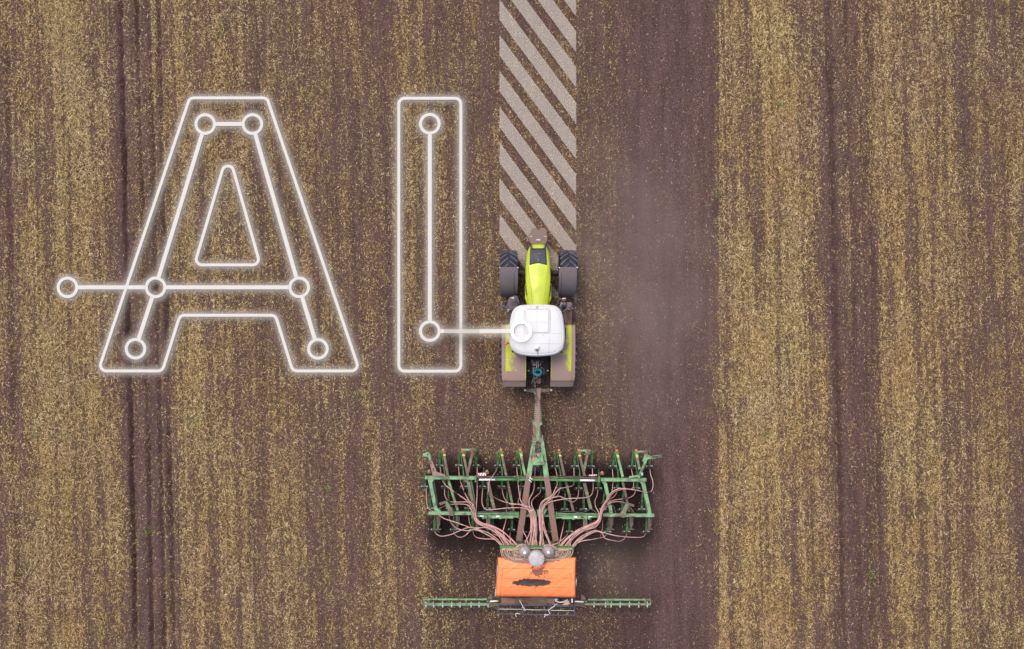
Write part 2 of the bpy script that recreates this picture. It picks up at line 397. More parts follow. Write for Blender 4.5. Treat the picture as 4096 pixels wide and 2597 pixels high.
hh = math_(t, 'ADD', noise(t, co, 14, 8, .75), math_(t, 'MULTIPLY', noise(t, co, 50, 4, .8), .5))
bump(t, b, hh, 1.0, .07); me.materials.append(m)

# ------------------------------------------------------------ straw: uncountable, one object
def make_straw(total, seed, name, mat_, lmin, lmax, wmin, wmax, pw=1.3, boost=1.0):
    g = np.random.default_rng(seed); X = g.uniform(-27, 27, total*3); Y = g.uniform(-18.6, 18.6, total*3)
    d = np.clip(straw_density(X, Y), 0, 1.2); fn_ = fineness(X, Y); d = d*((1-.30*fn_) if lmax > .1 else (1+.25*fn_)); d = d*np.clip((27-np.abs(X))/4.5, 0, 1)*np.clip((18.6-np.abs(Y))/4, 0, 1); keep = g.random(total*3) < (d/1.0)**pw*boost
    X = X[keep][:total]; Y = Y[keep][:total]; n = len(X)
    z = ground_h(X, Y)+g.uniform(.006, .03, n); L = (1-.3*fineness(X, Y))*g.uniform(lmin, lmax, n)*g.choice([1, .8, .5], n)*np.interp(straw_density(X, Y), [0, .25, .7], [.55, .68, 1.0]); W = g.uniform(wmin, wmax, n)
    th = g.uniform(0, 2*math.pi, n); al = g.random(n) < .3; th = np.where(al, g.normal(math.pi/2, .45, n), th)
    bend = g.normal(0, .16, n); tilt = g.normal(0, .12, n)
    co_ = np.zeros((n, 6, 3)); dx, dy = np.cos(th), np.sin(th)
    p0x, p0y = X-dx*L/2, Y-dy*L/2; th2 = th+bend; p2x, p2y = X+np.cos(th2)*L/2, Y+np.sin(th2)*L/2
    for k, (qx, qy, tt, ss) in enumerate(((p0x, p0y, th, -1), (X, Y, th+bend/2, 0), (p2x, p2y, th2, 1))):
        nxx, nyy = -np.sin(tt), np.cos(tt); wk = W*(.5 if k == 1 else .35)
        co_[:, 2*k, 0] = qx+nxx*wk; co_[:, 2*k, 1] = qy+nyy*wk; co_[:, 2*k+1, 0] = qx-nxx*wk; co_[:, 2*k+1, 1] = qy-nyy*wk
        zz = z+np.abs(tilt)*L*.5*(1+ss*np.sign(tilt))+ (0.004 if k == 1 else 0); co_[:, 2*k, 2] = zz; co_[:, 2*k+1, 2] = zz+.002
    me = bpy.data.meshes.new(name); me.vertices.add(n*6); me.vertices.foreach_set('co', co_.astype(np.float32).ravel())
    base = (np.arange(n)*6)[:, None]; f = np.concatenate([base+np.array([0, 1, 3, 2]), base+np.array([2, 3, 5, 4])], 1).reshape(-1).astype(np.int32)
    me.loops.add(len(f)); me.loops.foreach_set('vertex_index', f); me.polygons.add(n*2); me.polygons.foreach_set('loop_start', np.arange(0, len(f), 4, dtype=np.int32))
    me.update(calc_edges=True); me.materials.append(mat_)
    o = bpy.data.objects.new(name, me); C.objects.link(o); return o
def straw_mat(name, stops):
    m, t, b = newmat(name); co = objco(t); ge = t.nodes.new('ShaderNodeNewGeometry')
    c = ramp(t, ge.outputs['Random Per Island'], stops)
    z = ramp(t, noise(t, co, .35, 4), [(.36, 0.0), (.55, 1.0)])
    zb = ramp(t, noise(t, co, .22, 5), [(.40, 0.0), (.58, 1.0)])
    c = mix(t, math_(t, 'MULTIPLY', zb, .75), c, mix(t, 1.0, c, (.98, .86, .82), 'MULTIPLY'))
    c = mix(t, math_(t, 'MULTIPLY', z, .5), c, mix(t, 1.0, c, (1.0, .97, .62), 'MULTIPLY'))
    t.links.new(c, b.inputs['Base Color']); b.inputs['Roughness'].default_value = .6; b.inputs['Specular IOR Level'].default_value = .3
    return m
M['straw'] = straw_mat('dry_straw', [(0, (.12, .07, .038)), (.25, (.26, .165, .08)), (.55, (.40, .285, .145)), (.78, (.55, .42, .22)), (.94, (.80, .67, .44)), (1, (.25, .29, .06))])
M['chaff'] = straw_mat('short_chaff', [(0, (.016, .009, .008)), (.3, (.055, .032, .022)), (.6, (.24, .16, .09)), (.85, (.42, .31, .18)), (1, (.15, .17, .04))])
st = make_straw(440000, 5, 'straw_litter', M['straw'], .05, .20, .0075, .016, 1.05, 1.15)
tag(st, 'loose pale straw scattered over the field', 'straw', kind='stuff')
ch = make_straw(520000, 6, 'chaff_litter', M['chaff'], .03, .09, .009, .020, 1.0, 1.25)
tag(ch, 'short brown stubble and chaff lying between the ruts', 'chaff', kind='stuff')
# green weeds: small tufts in a few spots
g = np.random.default_rng(9); wb = MB()
for (wx, wy) in ((85, 1020), (160, 1030), (1745, 1015), (1795, 1015), (350, 1250), (770, 1150), (520, 60), (60, 1330), (1745, 1320), (2050, 1350), (1838, 250), (1690, 20), (1690, 450), (845, 930), (455, 990), (2180, 1180), (150, 420), (1760, 1480), (230, 1490)):
    c0 = P(wx*1.701, wy*1.701, 0)
    for k in range(26):
        p_ = c0+Vector((g.normal(0, .14), g.normal(0, .16), .03)); a_ = g.uniform(0, 6.28); l_ = g.uniform(.04, .12); w_ = g.uniform(.008, .02)
        d_ = Vector((math.cos(a_), math.sin(a_), 0)); s_ = Vector((-d_.y, d_.x, 0))
        wb.add([p_-s_*w_, p_+s_*w_, p_+d_*l_+Vector((0, 0, .05))], [(0, 1, 2)])
M['weed'] = paint('weed_green', (.10, .20, .03), dirt=(.16, .2, .05), amount=.5, scale=8, rough=.6, var=.3)
tag(wb.build('weed_sprouts', M['weed']), 'tiny green weeds sprouting in the stubble', 'weeds', kind='stuff')

# ------------------------------------------------------------ lettering and stripes laid over the field
ZM = .10
def round_poly(pts, r, n=8):
    out = []; k = len(pts)
    for i in range(k):
        p = Vector(pts[i]); a_ = (Vector(pts[i-1])-p).normalized(); b_ = (Vector(pts[(i+1) % k])-p).normalized()
        ang = a_.angle(b_); dd = r/math.tan(ang/2); c_ = p+(a_+b_).normalized()*(r/math.sin(ang/2))
        s_ = p+a_*dd; e_ = p+b_*dd
        v0 = s_-c_; v1 = e_-c_; tot = math.atan2(v0.x*v1.y-v0.y*v1.x, v0.dot(v1))
        for j in range(n+1):
            t_ = tot*j/n; out.append(c_+Vector((v0.x*math.cos(t_)-v0.y*math.sin(t_), v0.x*math.sin(t_)+v0.y*math.cos(t_))))
    return out
def ribbon(name, path, closed, offs, fades, mat_, parent, thick=0.004):
    """flat band along a 3-D path; offs are metres left/right of it"""
    n = len(path); vs = []; fa = []
    for i in range(n):
        if closed: t_ = (path[(i+1) % n]-path[i-1])
        else: t_ = path[min(i+1, n-1)]-path[max(i-1, 0)]
        s_ = Vector((-t_.y, t_.x, 0)).normalized()
        for o_, f_ in zip(offs, fades): vs.append(path[i]+s_*o_); fa.append(f_)
    k = len(offs); fs = []
    for i in range(n if closed else n-1):
        for j in range(k-1): fs.append((i*k+j, i*k+j+1, ((i+1) % n)*k+j+1, ((i+1) % n)*k+j))
    mb = MB(); mb.add(vs, fs); o = mb.build(name, mat_, parent)
    at = o.data.attributes.new('fade', 'FLOAT', 'POINT'); at.data.foreach_set('value', fa)
    return o
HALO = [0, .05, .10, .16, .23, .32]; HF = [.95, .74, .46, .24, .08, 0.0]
zc = [0]
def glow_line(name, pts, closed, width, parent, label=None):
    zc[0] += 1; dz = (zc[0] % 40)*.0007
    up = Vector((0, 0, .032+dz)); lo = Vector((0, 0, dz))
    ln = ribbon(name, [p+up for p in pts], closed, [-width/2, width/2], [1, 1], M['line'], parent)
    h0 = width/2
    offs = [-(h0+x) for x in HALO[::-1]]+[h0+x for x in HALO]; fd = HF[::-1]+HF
    # glow painted as one translucent white band fading outwards; hollow under the line itself
    g_ = ribbon('painted_glow', [p+lo for p in pts], closed, offs, fd, M['halo'], ln)
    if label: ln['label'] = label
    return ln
def za(u, v, z=ZM): return P(200+.786*u, 350+.786*v, z)
def poly3(pts, r, fn):
    q = [fn(*p) for p in pts]; return [Vector((p.x, p.y, q[0].z)) for p in round_poly([(p.x, p.y) for p in q], r)]
def densify(p0, p1, n=6): return [p0.lerp(p1, i/n) for i in range(n+1)]
LW, BW, RW, RR = S(11.2), S(15.5), S(11.5), S(37)
def ring(c, parent, r=RR, rw=RW, label=None):
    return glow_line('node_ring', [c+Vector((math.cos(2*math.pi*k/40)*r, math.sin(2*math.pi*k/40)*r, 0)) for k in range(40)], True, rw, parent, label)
A = empty('letter_outline', za(910, 1443, 0), 'large white outline of the letter A on the stubble, with a rounded triangle inside', 'letter graphic')
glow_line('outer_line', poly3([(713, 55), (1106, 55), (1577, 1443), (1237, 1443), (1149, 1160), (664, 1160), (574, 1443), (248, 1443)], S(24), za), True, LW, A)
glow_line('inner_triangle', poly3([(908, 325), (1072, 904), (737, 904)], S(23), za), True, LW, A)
An = empty('circuit_diagram', za(540, 1018, 0), 'white node and link diagram of seven rings inside and left of the letter A', 'circuit graphic')
nd = [(792, 188), (1032, 188), (92, 1018), (540, 1018), (1270, 1018), (438, 1330), (1365, 1331)]
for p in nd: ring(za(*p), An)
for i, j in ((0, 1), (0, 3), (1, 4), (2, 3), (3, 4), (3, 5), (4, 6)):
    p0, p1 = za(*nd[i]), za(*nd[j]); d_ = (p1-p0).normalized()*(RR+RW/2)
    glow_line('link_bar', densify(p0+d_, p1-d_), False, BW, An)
I = empty('letter_outline', P(1720, 1485, 0), 'tall white rounded outline of the letter I left of the stripes', 'letter graphic')
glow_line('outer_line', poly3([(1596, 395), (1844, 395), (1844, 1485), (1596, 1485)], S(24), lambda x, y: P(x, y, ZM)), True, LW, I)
In = empty('circuit_diagram', P(1720, 1325, 0), 'white node and link diagram running down the letter I and across to the tractor roof', 'circuit graphic')
n1, n2 = P(1720, 497, ZM), P(1720, 1325, ZM); ROOFZ = 3.32; n3 = P(2085, 1325, ROOFZ)
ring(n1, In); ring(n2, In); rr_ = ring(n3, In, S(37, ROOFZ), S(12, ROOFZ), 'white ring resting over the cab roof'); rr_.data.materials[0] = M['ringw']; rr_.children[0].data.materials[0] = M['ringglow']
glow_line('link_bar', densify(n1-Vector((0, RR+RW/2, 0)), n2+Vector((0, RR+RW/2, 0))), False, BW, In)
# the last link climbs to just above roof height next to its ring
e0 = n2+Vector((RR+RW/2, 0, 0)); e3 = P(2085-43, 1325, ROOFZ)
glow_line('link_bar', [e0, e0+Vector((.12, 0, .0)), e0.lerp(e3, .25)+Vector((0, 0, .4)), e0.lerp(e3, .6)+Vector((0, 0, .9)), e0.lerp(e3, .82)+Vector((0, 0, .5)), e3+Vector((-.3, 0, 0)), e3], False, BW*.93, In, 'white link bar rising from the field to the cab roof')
words = ['lowest', 'second', 'third', 'fourth', 'fifth', 'sixth', 'seventh', 'eighth', 'ninth', 'tenth']
for i, k in enumerate(range(6, -4, -1)):
    L0 = -3+143*k; x0, x1 = 1998, 2305; sl = 415/307.0
    pts = [(x0, L0), (x1, L0+415), (x1, L0+415+83), (x0, L0+83)]
    if k == 6: pts = [(x0, L0), (2248, L0+(2248-x0)*sl), (2236, L0+(2248-x0)*sl), (2180, L0+83+(2180-x0)*sl), (x0, L0+83)]
    q = [P(x, y, ZM+.01) for x, y in pts]
    mb = MB(); mb.add([(p.x, p.y, ZM) for p in q], [tuple(range(len(q)))])
    c0 = q[0]
    o = mb.build('diagonal_stripe', M['stripe'], origin=(c0.x, c0.y, 0))
    lab = {0: 'lowest pale diagonal stripe, ending beneath the tractor hood', 9: 'topmost pale diagonal stripe, only its lower tip showing at the top edge'}.get(i, '%s pale diagonal stripe ahead of the tractor, counted upwards from the one under its hood' % words[i])
    tag(o, lab, 'stripe', 'diagonal stripes ahead of the tractor')

# ------------------------------------------------------------ tractor
def z1(u, v, z): return P(1900+.3274*u, 850+.3274*v, z)
def z2(u, v, z): return P(1900+.3274*u, 1150+.3274*v, z)
def z5(u, v, z): return P(1920+.1048*u, 1180+.1048*v, z)
def z6(u, v, z): return P(2180+.1048*u, 1180+.1048*v, z)
TX = .965
T = empty('tractor', (TX, .4, 0), 'lime green tractor with white cab roof and dusty grey mudguards pulling the seed drill', 'tractor')
# hood
mb = MB(); rings = []
for v, hw, zt in ((392, 70, 1.50), (398, 86, 1.62), (430, 113, 1.74), (500, 138, 1.84), (640, 152, 1.94), (720, 154, 1.98), (800, 154, 2.01), (900, 146, 2.05), (1000, 134, 2.08), (1140, 117, 2.12)):
    c0 = z1(772, v, zt); h = S(hw*.3274, zt); cr = S((122-(v-640)*.115 if v > 640 else 90+32*min(1, max(0, (v-398)/242)))*.3274, zt); cr = min(cr, h*.82)
    f = 1.0 if v > 395 else .6
    ring_ = [(-h*.9, 1.0), (-h, 1.25), (-h, zt-.22), (-h*.985, zt-.10), (-(h*.5+cr*.5), zt-.035), (-cr-.012, zt-.005), (-cr, zt-.022), (-cr+.012, zt-.004), (-cr*.5, zt+.022), (0, zt+.03)]
    ring_ = ring_+[(-x, z) for x, z in ring_[-2::-1]]
    rings.append([(c0.x+x, c0.y, z) for x, z in ring_])
mb.sm = True; mb.loft(rings); hood = mb.build('hood', M['lime'], T)
mod = hood.modifiers.new('e', 'EDGE_SPLIT'); mod.split_angle = R(35)
# black grille screen on the hood nose (follows the hood, 6 mm proud)
def hood_z(v): return float(np.interp(v, [392, 398, 430, 500, 640, 800, 1000], [1.5, 1.62, 1.74, 1.84, 1.94, 2.01, 2.08]))
mb = MB(); rings = []
for k in range(11):
    f = k/10; ring_ = []
    for j in range(-4, 5):
        g_ = j/4; vend = 618+24*abs(g_); v = 393+(vend-393)*f; hw = 92+(108-92)*f
        z = hood_z(v)+.034-.012*abs(g_)-(0.02*abs(g_) if f < .2 else 0); ring_.append(z1(772+g_*hw, v, z))
    rings.append(ring_)
mb.sm = True; mb.loft(rings, closed=False); M['screen'] = paint('dark_screen', (.018, .022, .038), dirt=(.045, .045, .06), amount=.35, scale=6, rough=.45, var=.2, soft=.3); gr = mb.build('grille', M['screen'], T)
so = gr.modifiers.new('s', 'SOLIDIFY'); so.thickness = .02
mb = MB()
for uu in (715, 745, 800, 830): mb.tube([z1(uu, 440, hood_z(440)+.035), z1(uu, 600, hood_z(600)+.037)], .006, 5)
mb.tube([z1(685, 450, hood_z(450)+.033), z1(775, 446, hood_z(446)+.038), z1(862, 450, hood_z(450)+.033)], .005, 5)
mb.build_each('grille_rib', M['black'], gr)
mb = MB(); mb.lathe([(.001, .0), (.012, .005), (.014, .02), (.001, .03)], z1(770, 580, 1.965), n=10); mb.build('emblem_pin', M['steel'], gr)
# side panels flaring out below the hood
for s_ in (-1, 1):
    mb = MB(); rings = []
    for v, a0, a1, z in ((860, 148, 150, 1.75), (880, 140, 160, 1.78), (950, 130, 160, 1.80), (1028, 118, 158, 1.80), (1040, 116, 162, 1.80), (1080, 110, 150, 1.78), (1135, 100, 132, 1.74)):
        p_, q_ = z1(772+s_*a0, v, z), z1(772+s_*a1, v, z); rings.append([(p_.x, p_.y, z+.08), (q_.x, q_.y, z-.02), (q_.x, q_.y, z-.5), (p_.x, p_.y, z-.5)])
    mb.loft(rings); mb.build('side_panel', M['lime_dark'], T, .008)
    mb = MB(); mb.tube([z1(772+s_*152, 885, 1.84), z1(772+s_*150, 950, 1.84), z1(772+s_*140, 1010, 1.84)], .016, 6); mb.build('side_vent', M['black'], T)
# body under the hood
mb = MB(); p = z1(772, 700, 1.3); mb.box((p.x, .95, .95), (.62, 3.7, .75)); mb.box((p.x, -.9, 1.0), (.75, 1.9, .7)); mb.build('chassis', M['black'], T, .02)
# front weight block
mb = MB(); w_ = [(692, 190), (760, 184), (766, 206), (790, 208), (797, 184), (862, 188), (878, 225), (890, 300), (888, 345), (860, 400), (690, 400), (668, 370), (655, 330), (668, 280), (682, 215)]
q = [z1(u, v, 1.0) for u, v in w_]; mb.prism([(p.x, p.y) for p in q], .45, 1.02, .03)
M['weight'] = paint('soiled_cast_iron', (.15, .11, .105), dirt=(.21, .14, .12), amount=.5, scale=8, rough=.9, var=.2, soft=.2); wt = mb.build('front_weight', M['weight'], T, .025, seg=2)
mb = MB()
for s_ in (-1, 1):
    mb.tube([z1(772+s_*70, 290, 1.035), z1(772+s_*100, 296, 1.03)], .012, 6)
mb.box(z1(772, 337, 1.05), (.10, .03, .04)); mb.box(z1(755, 337, 1.06), (.025, .05, .05)); mb.box(z1(790, 337, 1.06), (.025, .05, .05))
mb.build_each('coupling_pin', M['steel'], wt)
mb = MB()
mb.tube([z1(628, 352, .8), z1(668, 352, .8)], .03, 7); mb.tube([z1(880, 352, .8), z1(925, 352, .8)], .03, 7); mb.build_each('hitch_hook', M['rust'], wt)
# wheels
def tyre(mb, c, Rr, W, lugs=20, lug_h=.045):
    mb.cur = 0; pr = [(Rr*.56, -W*.36), (Rr*.62, -W*.45), (Rr*.80, -W*.5), (Rr*.93, -W*.48), (Rr*.985, -W*.38), (Rr, 0), (Rr*.985, W*.38), (Rr*.93, W*.48), (Rr*.80, W*.5), (Rr*.62, W*.45), (Rr*.56, W*.36)]
    mb.lathe(pr, c, 'X', 56)
    mb.cur = 1
    for i in range(lugs):
        for s_ in (-1, 1):
            th0 = 2*math.pi*(i+(.5 if s_ > 0 else 0))/lugs; rings = []
            for k in range(5):
                f = k/4; x = s_*(W*.03+f*W*.46); th = th0 - 0.0 + f*.34; r0 = Rr*(1-.02*f*f*1.6)-.01; r1 = Rr+lug_h-.035*f**3
                hw = .026+.012*f
                def pt(r, dth, dx=0):
                    # theta measured from +Z towards +Y ; legs trail rearwards on the top
                    a_ = -th+dth; return Vector(c)+Vector((x+dx, math.sin(a_)*r, math.cos(a_)*r))
                e_ = hw/Rr
                rings.append([pt(r0, -e_*1.4), pt(r1, -e_), pt(r1, e_), pt(r0, e_*1.4)])
            mb.loft(rings)
def wheel(c, Rr, W, outside):
    mb = MB(); tyre(mb, c, Rr, W, 20 if Rr < .95 else 24)
    wr = bpy.data
    o = mb.build('wheel', [M['rubber'], M['lug']], T)
    mb = MB(); mb.lathe([(.02, outside*W*.12), (Rr*.25, outside*W*.14), (Rr*.3, outside*W*.05), (Rr*.5, outside*W*.02), (Rr*.57, outside*W*.34), (Rr*.60, outside*W*.36), (Rr*.58, outside*W*.30), (Rr*.5, -outside*W*.3), (.02, -outside*W*.2)], c, 'X', 32)
    mb.build('rim', M['offwhite'], o)
    mb = MB()
    for k in range(8):
        a_ = k*math.pi/4; mb.box(Vector(c)+Vector((outside*W*.17, math.sin(a_)*Rr*.18, math.cos(a_)*Rr*.18)), (.04, .04, .04))
    mb.build_each('wheel_bolt', M['steel'], o)
FW = .70
for u0, u1, out in ((305, 527, -1), (1025, 1242, 1)):
    c0 = z1((u0+u1)/2, 0, .85); c0 = Vector((c0.x, 1.98, .84)); wheel(c0, .80, .66, out)
for s_ in (-1, 1): wheel(Vector((TX+s_*1.055, -1.13, 1.02)), 1.0, .72, s_)
# front axle
mb = MB(); mb.bar((TX-1.0, 1.93, .95), (TX+1.0, 1.93, .95), .2, .2)
for s_ in (-1, 1):
    mb.tube([(TX+s_*.35, 2.05, 1.1), (TX+s_*.6, 1.88, 1.15), (TX+s_*.78, 1.9, 1.0)], .035, 7); mb.box((TX+s_*.66, 1.97, 1.15), (.12, .14, .12))
mb.build('front_axle', M['black'], T, .01)
# front mudguards: curved shells
for u0, u1, s_ in ((299, 530, -1), (1024, 1251, 1)):
    mb = MB(); rings = []; cx = z1((u0+u1)/2, 0, 1.75).x; hw = S((u1-u0)/2*.3274, 1.75)
    for k in range(15):
        th = R(-8+98*k/14); rr = .93; y = 1.98-math.sin(th)*rr; z = .86+math.cos(th)*rr
        hh = hw*(1-.10*(k/14)**2) if True else hw
        cr = []
        for x, dz in ((-1, -.13), (-1, -.03), (-.94, 0), (-.5, .012), (0, .018), (.5, .012), (.94, 0), (1, -.03), (1, -.13)):
            r2 = rr+dz; cr.append((cx+x*hh+ (s_*-.0), 1.98-math.sin(th)*r2, .86+math.cos(th)*r2))
        rings.append(cr)
    mb.sm = True; mb.loft(rings, closed=False); o = mb.build('front_mudguard', M['fender_grey'], T)
    so = o.modifiers.new('s', 'SOLIDIFY'); so.thickness = .02; so.offset = -1
    e_ = o.modifiers.new('e', 'EDGE_SPLIT'); e_.split_angle = R(40)
    mb = MB(); xx = cx+(.55*hw if s_ < 0 else -.72*hw)
    mb.tube([(xx, 1.98-math.sin(R(a_))*.945, .86+math.cos(R(a_))*.948) for a_ in range(4, 74, 7)], .007, 5); mb.build('mudguard_crease', M['black'], o)
    mb = MB()
    for x in (-.97, .97): mb.box((cx+x*hw, 2.09, 1.79), (.04, .03, .03))
    mb.build_each('mudguard_clip', M['steel'], o)
# cab body with glass
rc = z2(757, 525, 3.0); cx, cy = rc.x, rc.y
mb = MB()
for sx, sy in ((-1, 1), (1, 1), (-1, -1), (1, -1)):
    mb.bar((cx+sx*.72, cy+sy*.68, 1.55), (cx+sx*.80, cy+sy*.72, 3.0), .09, .09)
mb.box((cx, cy, 1.35), (1.5, 1.5, .4)); mb.box((cx, cy+.74, 1.7), (1.3, .06, .5)); mb.box((cx, cy-.74, 1.65), (1.45, .06, .4)); mb.box((cx, cy, 2.96), (1.62, 1.5, .08))
mb.build('cab_frame', M['black'], T, .015)
for nm, c_, sz in (('windscreen', (cx, cy+.74, 2.4), (1.38, .015, 1.05)), ('rear_window', (cx, cy-.73, 2.4), (1.4, .015, 1.1)), ('side_window', (cx-.79, cy, 2.3), (.015, 1.3, 1.3)), ('side_window', (cx+.79, cy, 2.3), (.015, 1.3, 1.3))):
    mb = MB(); mb.box(c_, sz); mb.build(nm, M['glass'], T)
mb = MB(); mb.box((cx, cy-.1, 1.95), (.5, .5, .15)); mb.box((cx, cy-.36, 2.3), (.5, .12, .6)); mb.build('seat', M['black'], T, .04)
# roof
rp = [(600, 213), (757, 208), (915, 213), (985, 226), (1035, 262), (1066, 320), (1082, 400), (1093, 500), (1098, 600), (1090, 690), (1068, 760), (1010, 808), (930, 832), (757, 845), (590, 832), (510, 808), (450, 760), (422, 690), (414, 600), (418, 500), (430, 400), (446, 320), (478, 262), (530, 226)]
cxu, cyu = 757, 530
def smooth_closed(pts, sub=3):
    n = len(pts); out = []
    for i in range(n):
        a_, b_, c_, d_ = [Vector(pts[(i+k-1) % n]) for k in range(4)]
        for k in range(sub):
            t_ = k/sub; out.append(.5*((2*b_)+(c_-a_)*t_+(2*a_-5*b_+4*c_-d_)*t_*t_+(3*b_-a_-3*c_+d_)*t_**3))
    return out
rp = smooth_closed(rp); mb = MB(); rings = []
for f, z in ((.93, 2.98), (.985, 3.0), (1.0, 3.06), (.992, 3.11), (.96, 3.155), (.93, 3.175), (.915, 3.165), (.90, 3.175), (.75, 3.205), (.5, 3.228), (.25, 3.238), (.02, 3.24)):
    rings.append([z2(cxu+(p.x-cxu)*f, cyu+(p.y-cyu)*f, z) for p in rp])
mb.sm = True; mb.loft(rings); roof = mb.build('roof', M['roof'], T); e_ = roof.modifiers.new('e', 'EDGE_SPLIT'); e_.split_angle = R(50)
def roofz(u, v):
    best = max(abs(u-cxu)/335.0, abs(v-cyu)/318.0); return float(np.interp(best, [0, .25, .5, .75, .9, 1], [3.243, 3.241, 3.231, 3.209, 3.180, 3.12]))
def seam(path, r=.006, name='roof_seam'):
    pts = []
    for i in range(len(path)-1):
        for k in range(5):
            f = k/5; u = path[i][0]*(1-f)+path[i+1][0]*f; v = path[i][1]*(1-f)+path[i+1][1]*f; pts.append(z2(u, v, roofz(u, v)))
    u, v = path[-1]; pts.append(z2(u, v, roofz(u, v))); mb.tube(pts, r, 5)
def rrect(u0, v0, u1, v1, r):
    q = round_poly([(u0, v0), (u1, v0), (u1, v1), (u0, v1)], r, 5); return [(p.x, p.y) for p in q]+[(q[0].x, q[0].y)]
mb = MB()
for path in ([(450, 553), (610, 553)], [(905, 560), (1062, 565)], [(465, 686), (610, 688), (757, 688), (905, 686), (1060, 686)], [(598, 260), (590, 420), (600, 560), (603, 690), (612, 800)],
             [(925, 265), (912, 420), (915, 560), (905, 690), (900, 800)]):
    seam(path, .0045)
seam([(520, 262), (485, 300), (463, 420), (455, 560), (462, 680), (490, 750), (560, 790), (680, 803), (757, 805), (840, 803), (950, 790), (1020, 760), (1052, 700), (1062, 560), (1050, 420), (1020, 300), (985, 262)], .005)
seam([(455, 700), (480, 775), (540, 812), (640, 826), (757, 830), (880, 826), (970, 812), (1035, 775), (1062, 700)], .006)
mb.build('roof_seam', M['seam'], roof)
# hatch
q = rrect(600, 262, 915, 562, 38); mb = MB(); zt_ = 3.236
pp = [z2(u, v, 3.24) for u, v in q[:-1]]; mb.prism([(p.x, p.y) for p in pp], 3.20, 3.247, .012)
hatch = mb.build('roof_hatch', M['roof'], roof, .006)
q = rrect(622, 272, 895, 548, 34); pp = [z2(u, v, 3.25) for u, v in q[:-1]]
mb = MB(); mb.prism([(p.x, p.y) for p in pp], 3.24, 3.262, .015); mb.build('hatch_panel', M['roof'], hatch, .005)
mb = MB()
for qq, r_, z_ in ((rrect(596, 258, 919, 567, 40), .007, 3.236), (rrect(619, 269, 898, 551, 35), .008, 3.248)):
    mb.tube([z2(u, v, z_) for u, v in qq], r_, 5)
mb.build('hatch_seal', M['seam'], hatch)
mb = MB(); mb.tube([z2(757, 280, 3.262), z2(757, 545, 3.262)], .003, 4); mb.tube([z2(625, 428, 3.262), z2(892, 428, 3.262)], .003, 4); mb.build('hatch_line', M['seam'], hatch)
mb = MB(); mb.lathe([(.001, 3.13), (.045, 3.13), (.045, 3.2), (.035, 3.21), (.001, 3.21)], Vector((z2(757, 238, 3.2).x, z2(757, 238, 3.2).y, 0)), n=18); mb.build('roof_button', M['seam'], roof)
mb = MB()
for u in (680, 835):
    for dv in (-8, 8): mb.box(z2(u, 238+dv, 3.165), (.02, .02, .03))
    mb.box(z2(u, 585, 3.232), (.05, .05, .02))
for u, v in ((610, 250), (900, 250)): mb.box(z2(u, v, 3.178), (.12, .012, .02))
mb.build_each('roof_bracket', M['seam'], roof)
c0 = z2(757, 738, 3.2); mb = MB(); mb.lathe([(.11, 3.17), (.105, 3.22), (.09, 3.26), (.05, 3.29), (.001, 3.3)], (c0.x, c0.y, 0), n=24); dome = mb.build('antenna_dome', M['roof'], roof)
mb = MB(); g = random.Random(3)
for k in range(9):
    a_ = g.uniform(-2.6, -.5); l_ = g.uniform(.05, .15); mb.tube([c0+Vector((0, -.03, .1)), c0+Vector((math.cos(a_)*l_*.5, math.sin(a_)*l_*.5-.03, .11)), c0+Vector((math.cos(a_)*l_, math.sin(a_)*l_-.03, .07))], .004, 4)
mb.tube(catmull([c0+Vector((0, -.05, .1)), c0+Vector((.01, -.15, .05)), c0+Vector((.03, -.22, .0)), c0+Vector((.06, -.32, -.05))]), .006, 5)
mb.build('antenna_cable', M['cable'], dome)
# rear mudguards
FM = {-1: fender_mat(-1), 1: fender_mat(1)}
pro = [(455, 1.95), (470, 2.06), (560, 2.13), (700, 2.17), (850, 2.14), (980, 2.06), (1090, 1.96), (1140, 1.88), (1143, 1.86), (1180, 1.74), (1214, 1.60)]
for s_ in (-1, 1):
    mb = MB(); rings = []
    for v, z in pro:
        y = z2(0, v, z).y; xo = 1.345 if v < 1100 else 1.345-.02*(v-1100)/40; xi = .455; xo_px = {-1: 335, 1: 1206}[s_]
        X = lambda d: TX+s_*d
        rings.append([(X(xi), y, z-.35), (X(xi), y, z-.01), (X(xi+.012), y, z), (X((xi+1.19)/2), y, z+.006), (X(1.18), y, z), (X(1.195), y, z-.03), (X(1.21), y, z-.035), (X(xo-.02), y, z-.05), (X(xo), y, z-.08), (X(xo), y, z-.2)])
    mb.sm = True; mb.loft(rings, closed=False); o = mb.build('rear_mudguard', FM[s_], T)
    so = o.modifiers.new('s', 'SOLIDIFY'); so.thickness = .015; so.offset = -1
    e_ = o.modifiers.new('e', 'EDGE_SPLIT'); e_.split_angle = R(25)
    mb = MB(); mb.tube([(TX+s_*.462, z2(0, v, z).y, z+.004) for v, z in pro[:-3]], .010, 5)
    mb.tube([(TX+s_*1.192, z2(0, v, z).y, z+.0) for v, z in pro[:-3]], .008, 5); mb.build_each('mudguard_rim', M['lime_dark'], o)
    mb = MB(); zz = 1.885; y = z2(0, 1142, zz).y; mb.tube([(TX+s_*.46, y, zz), (TX+s_*1.32, y, zz-.02)], .008, 5); mb.build('mudguard_joint', M['black'], o)
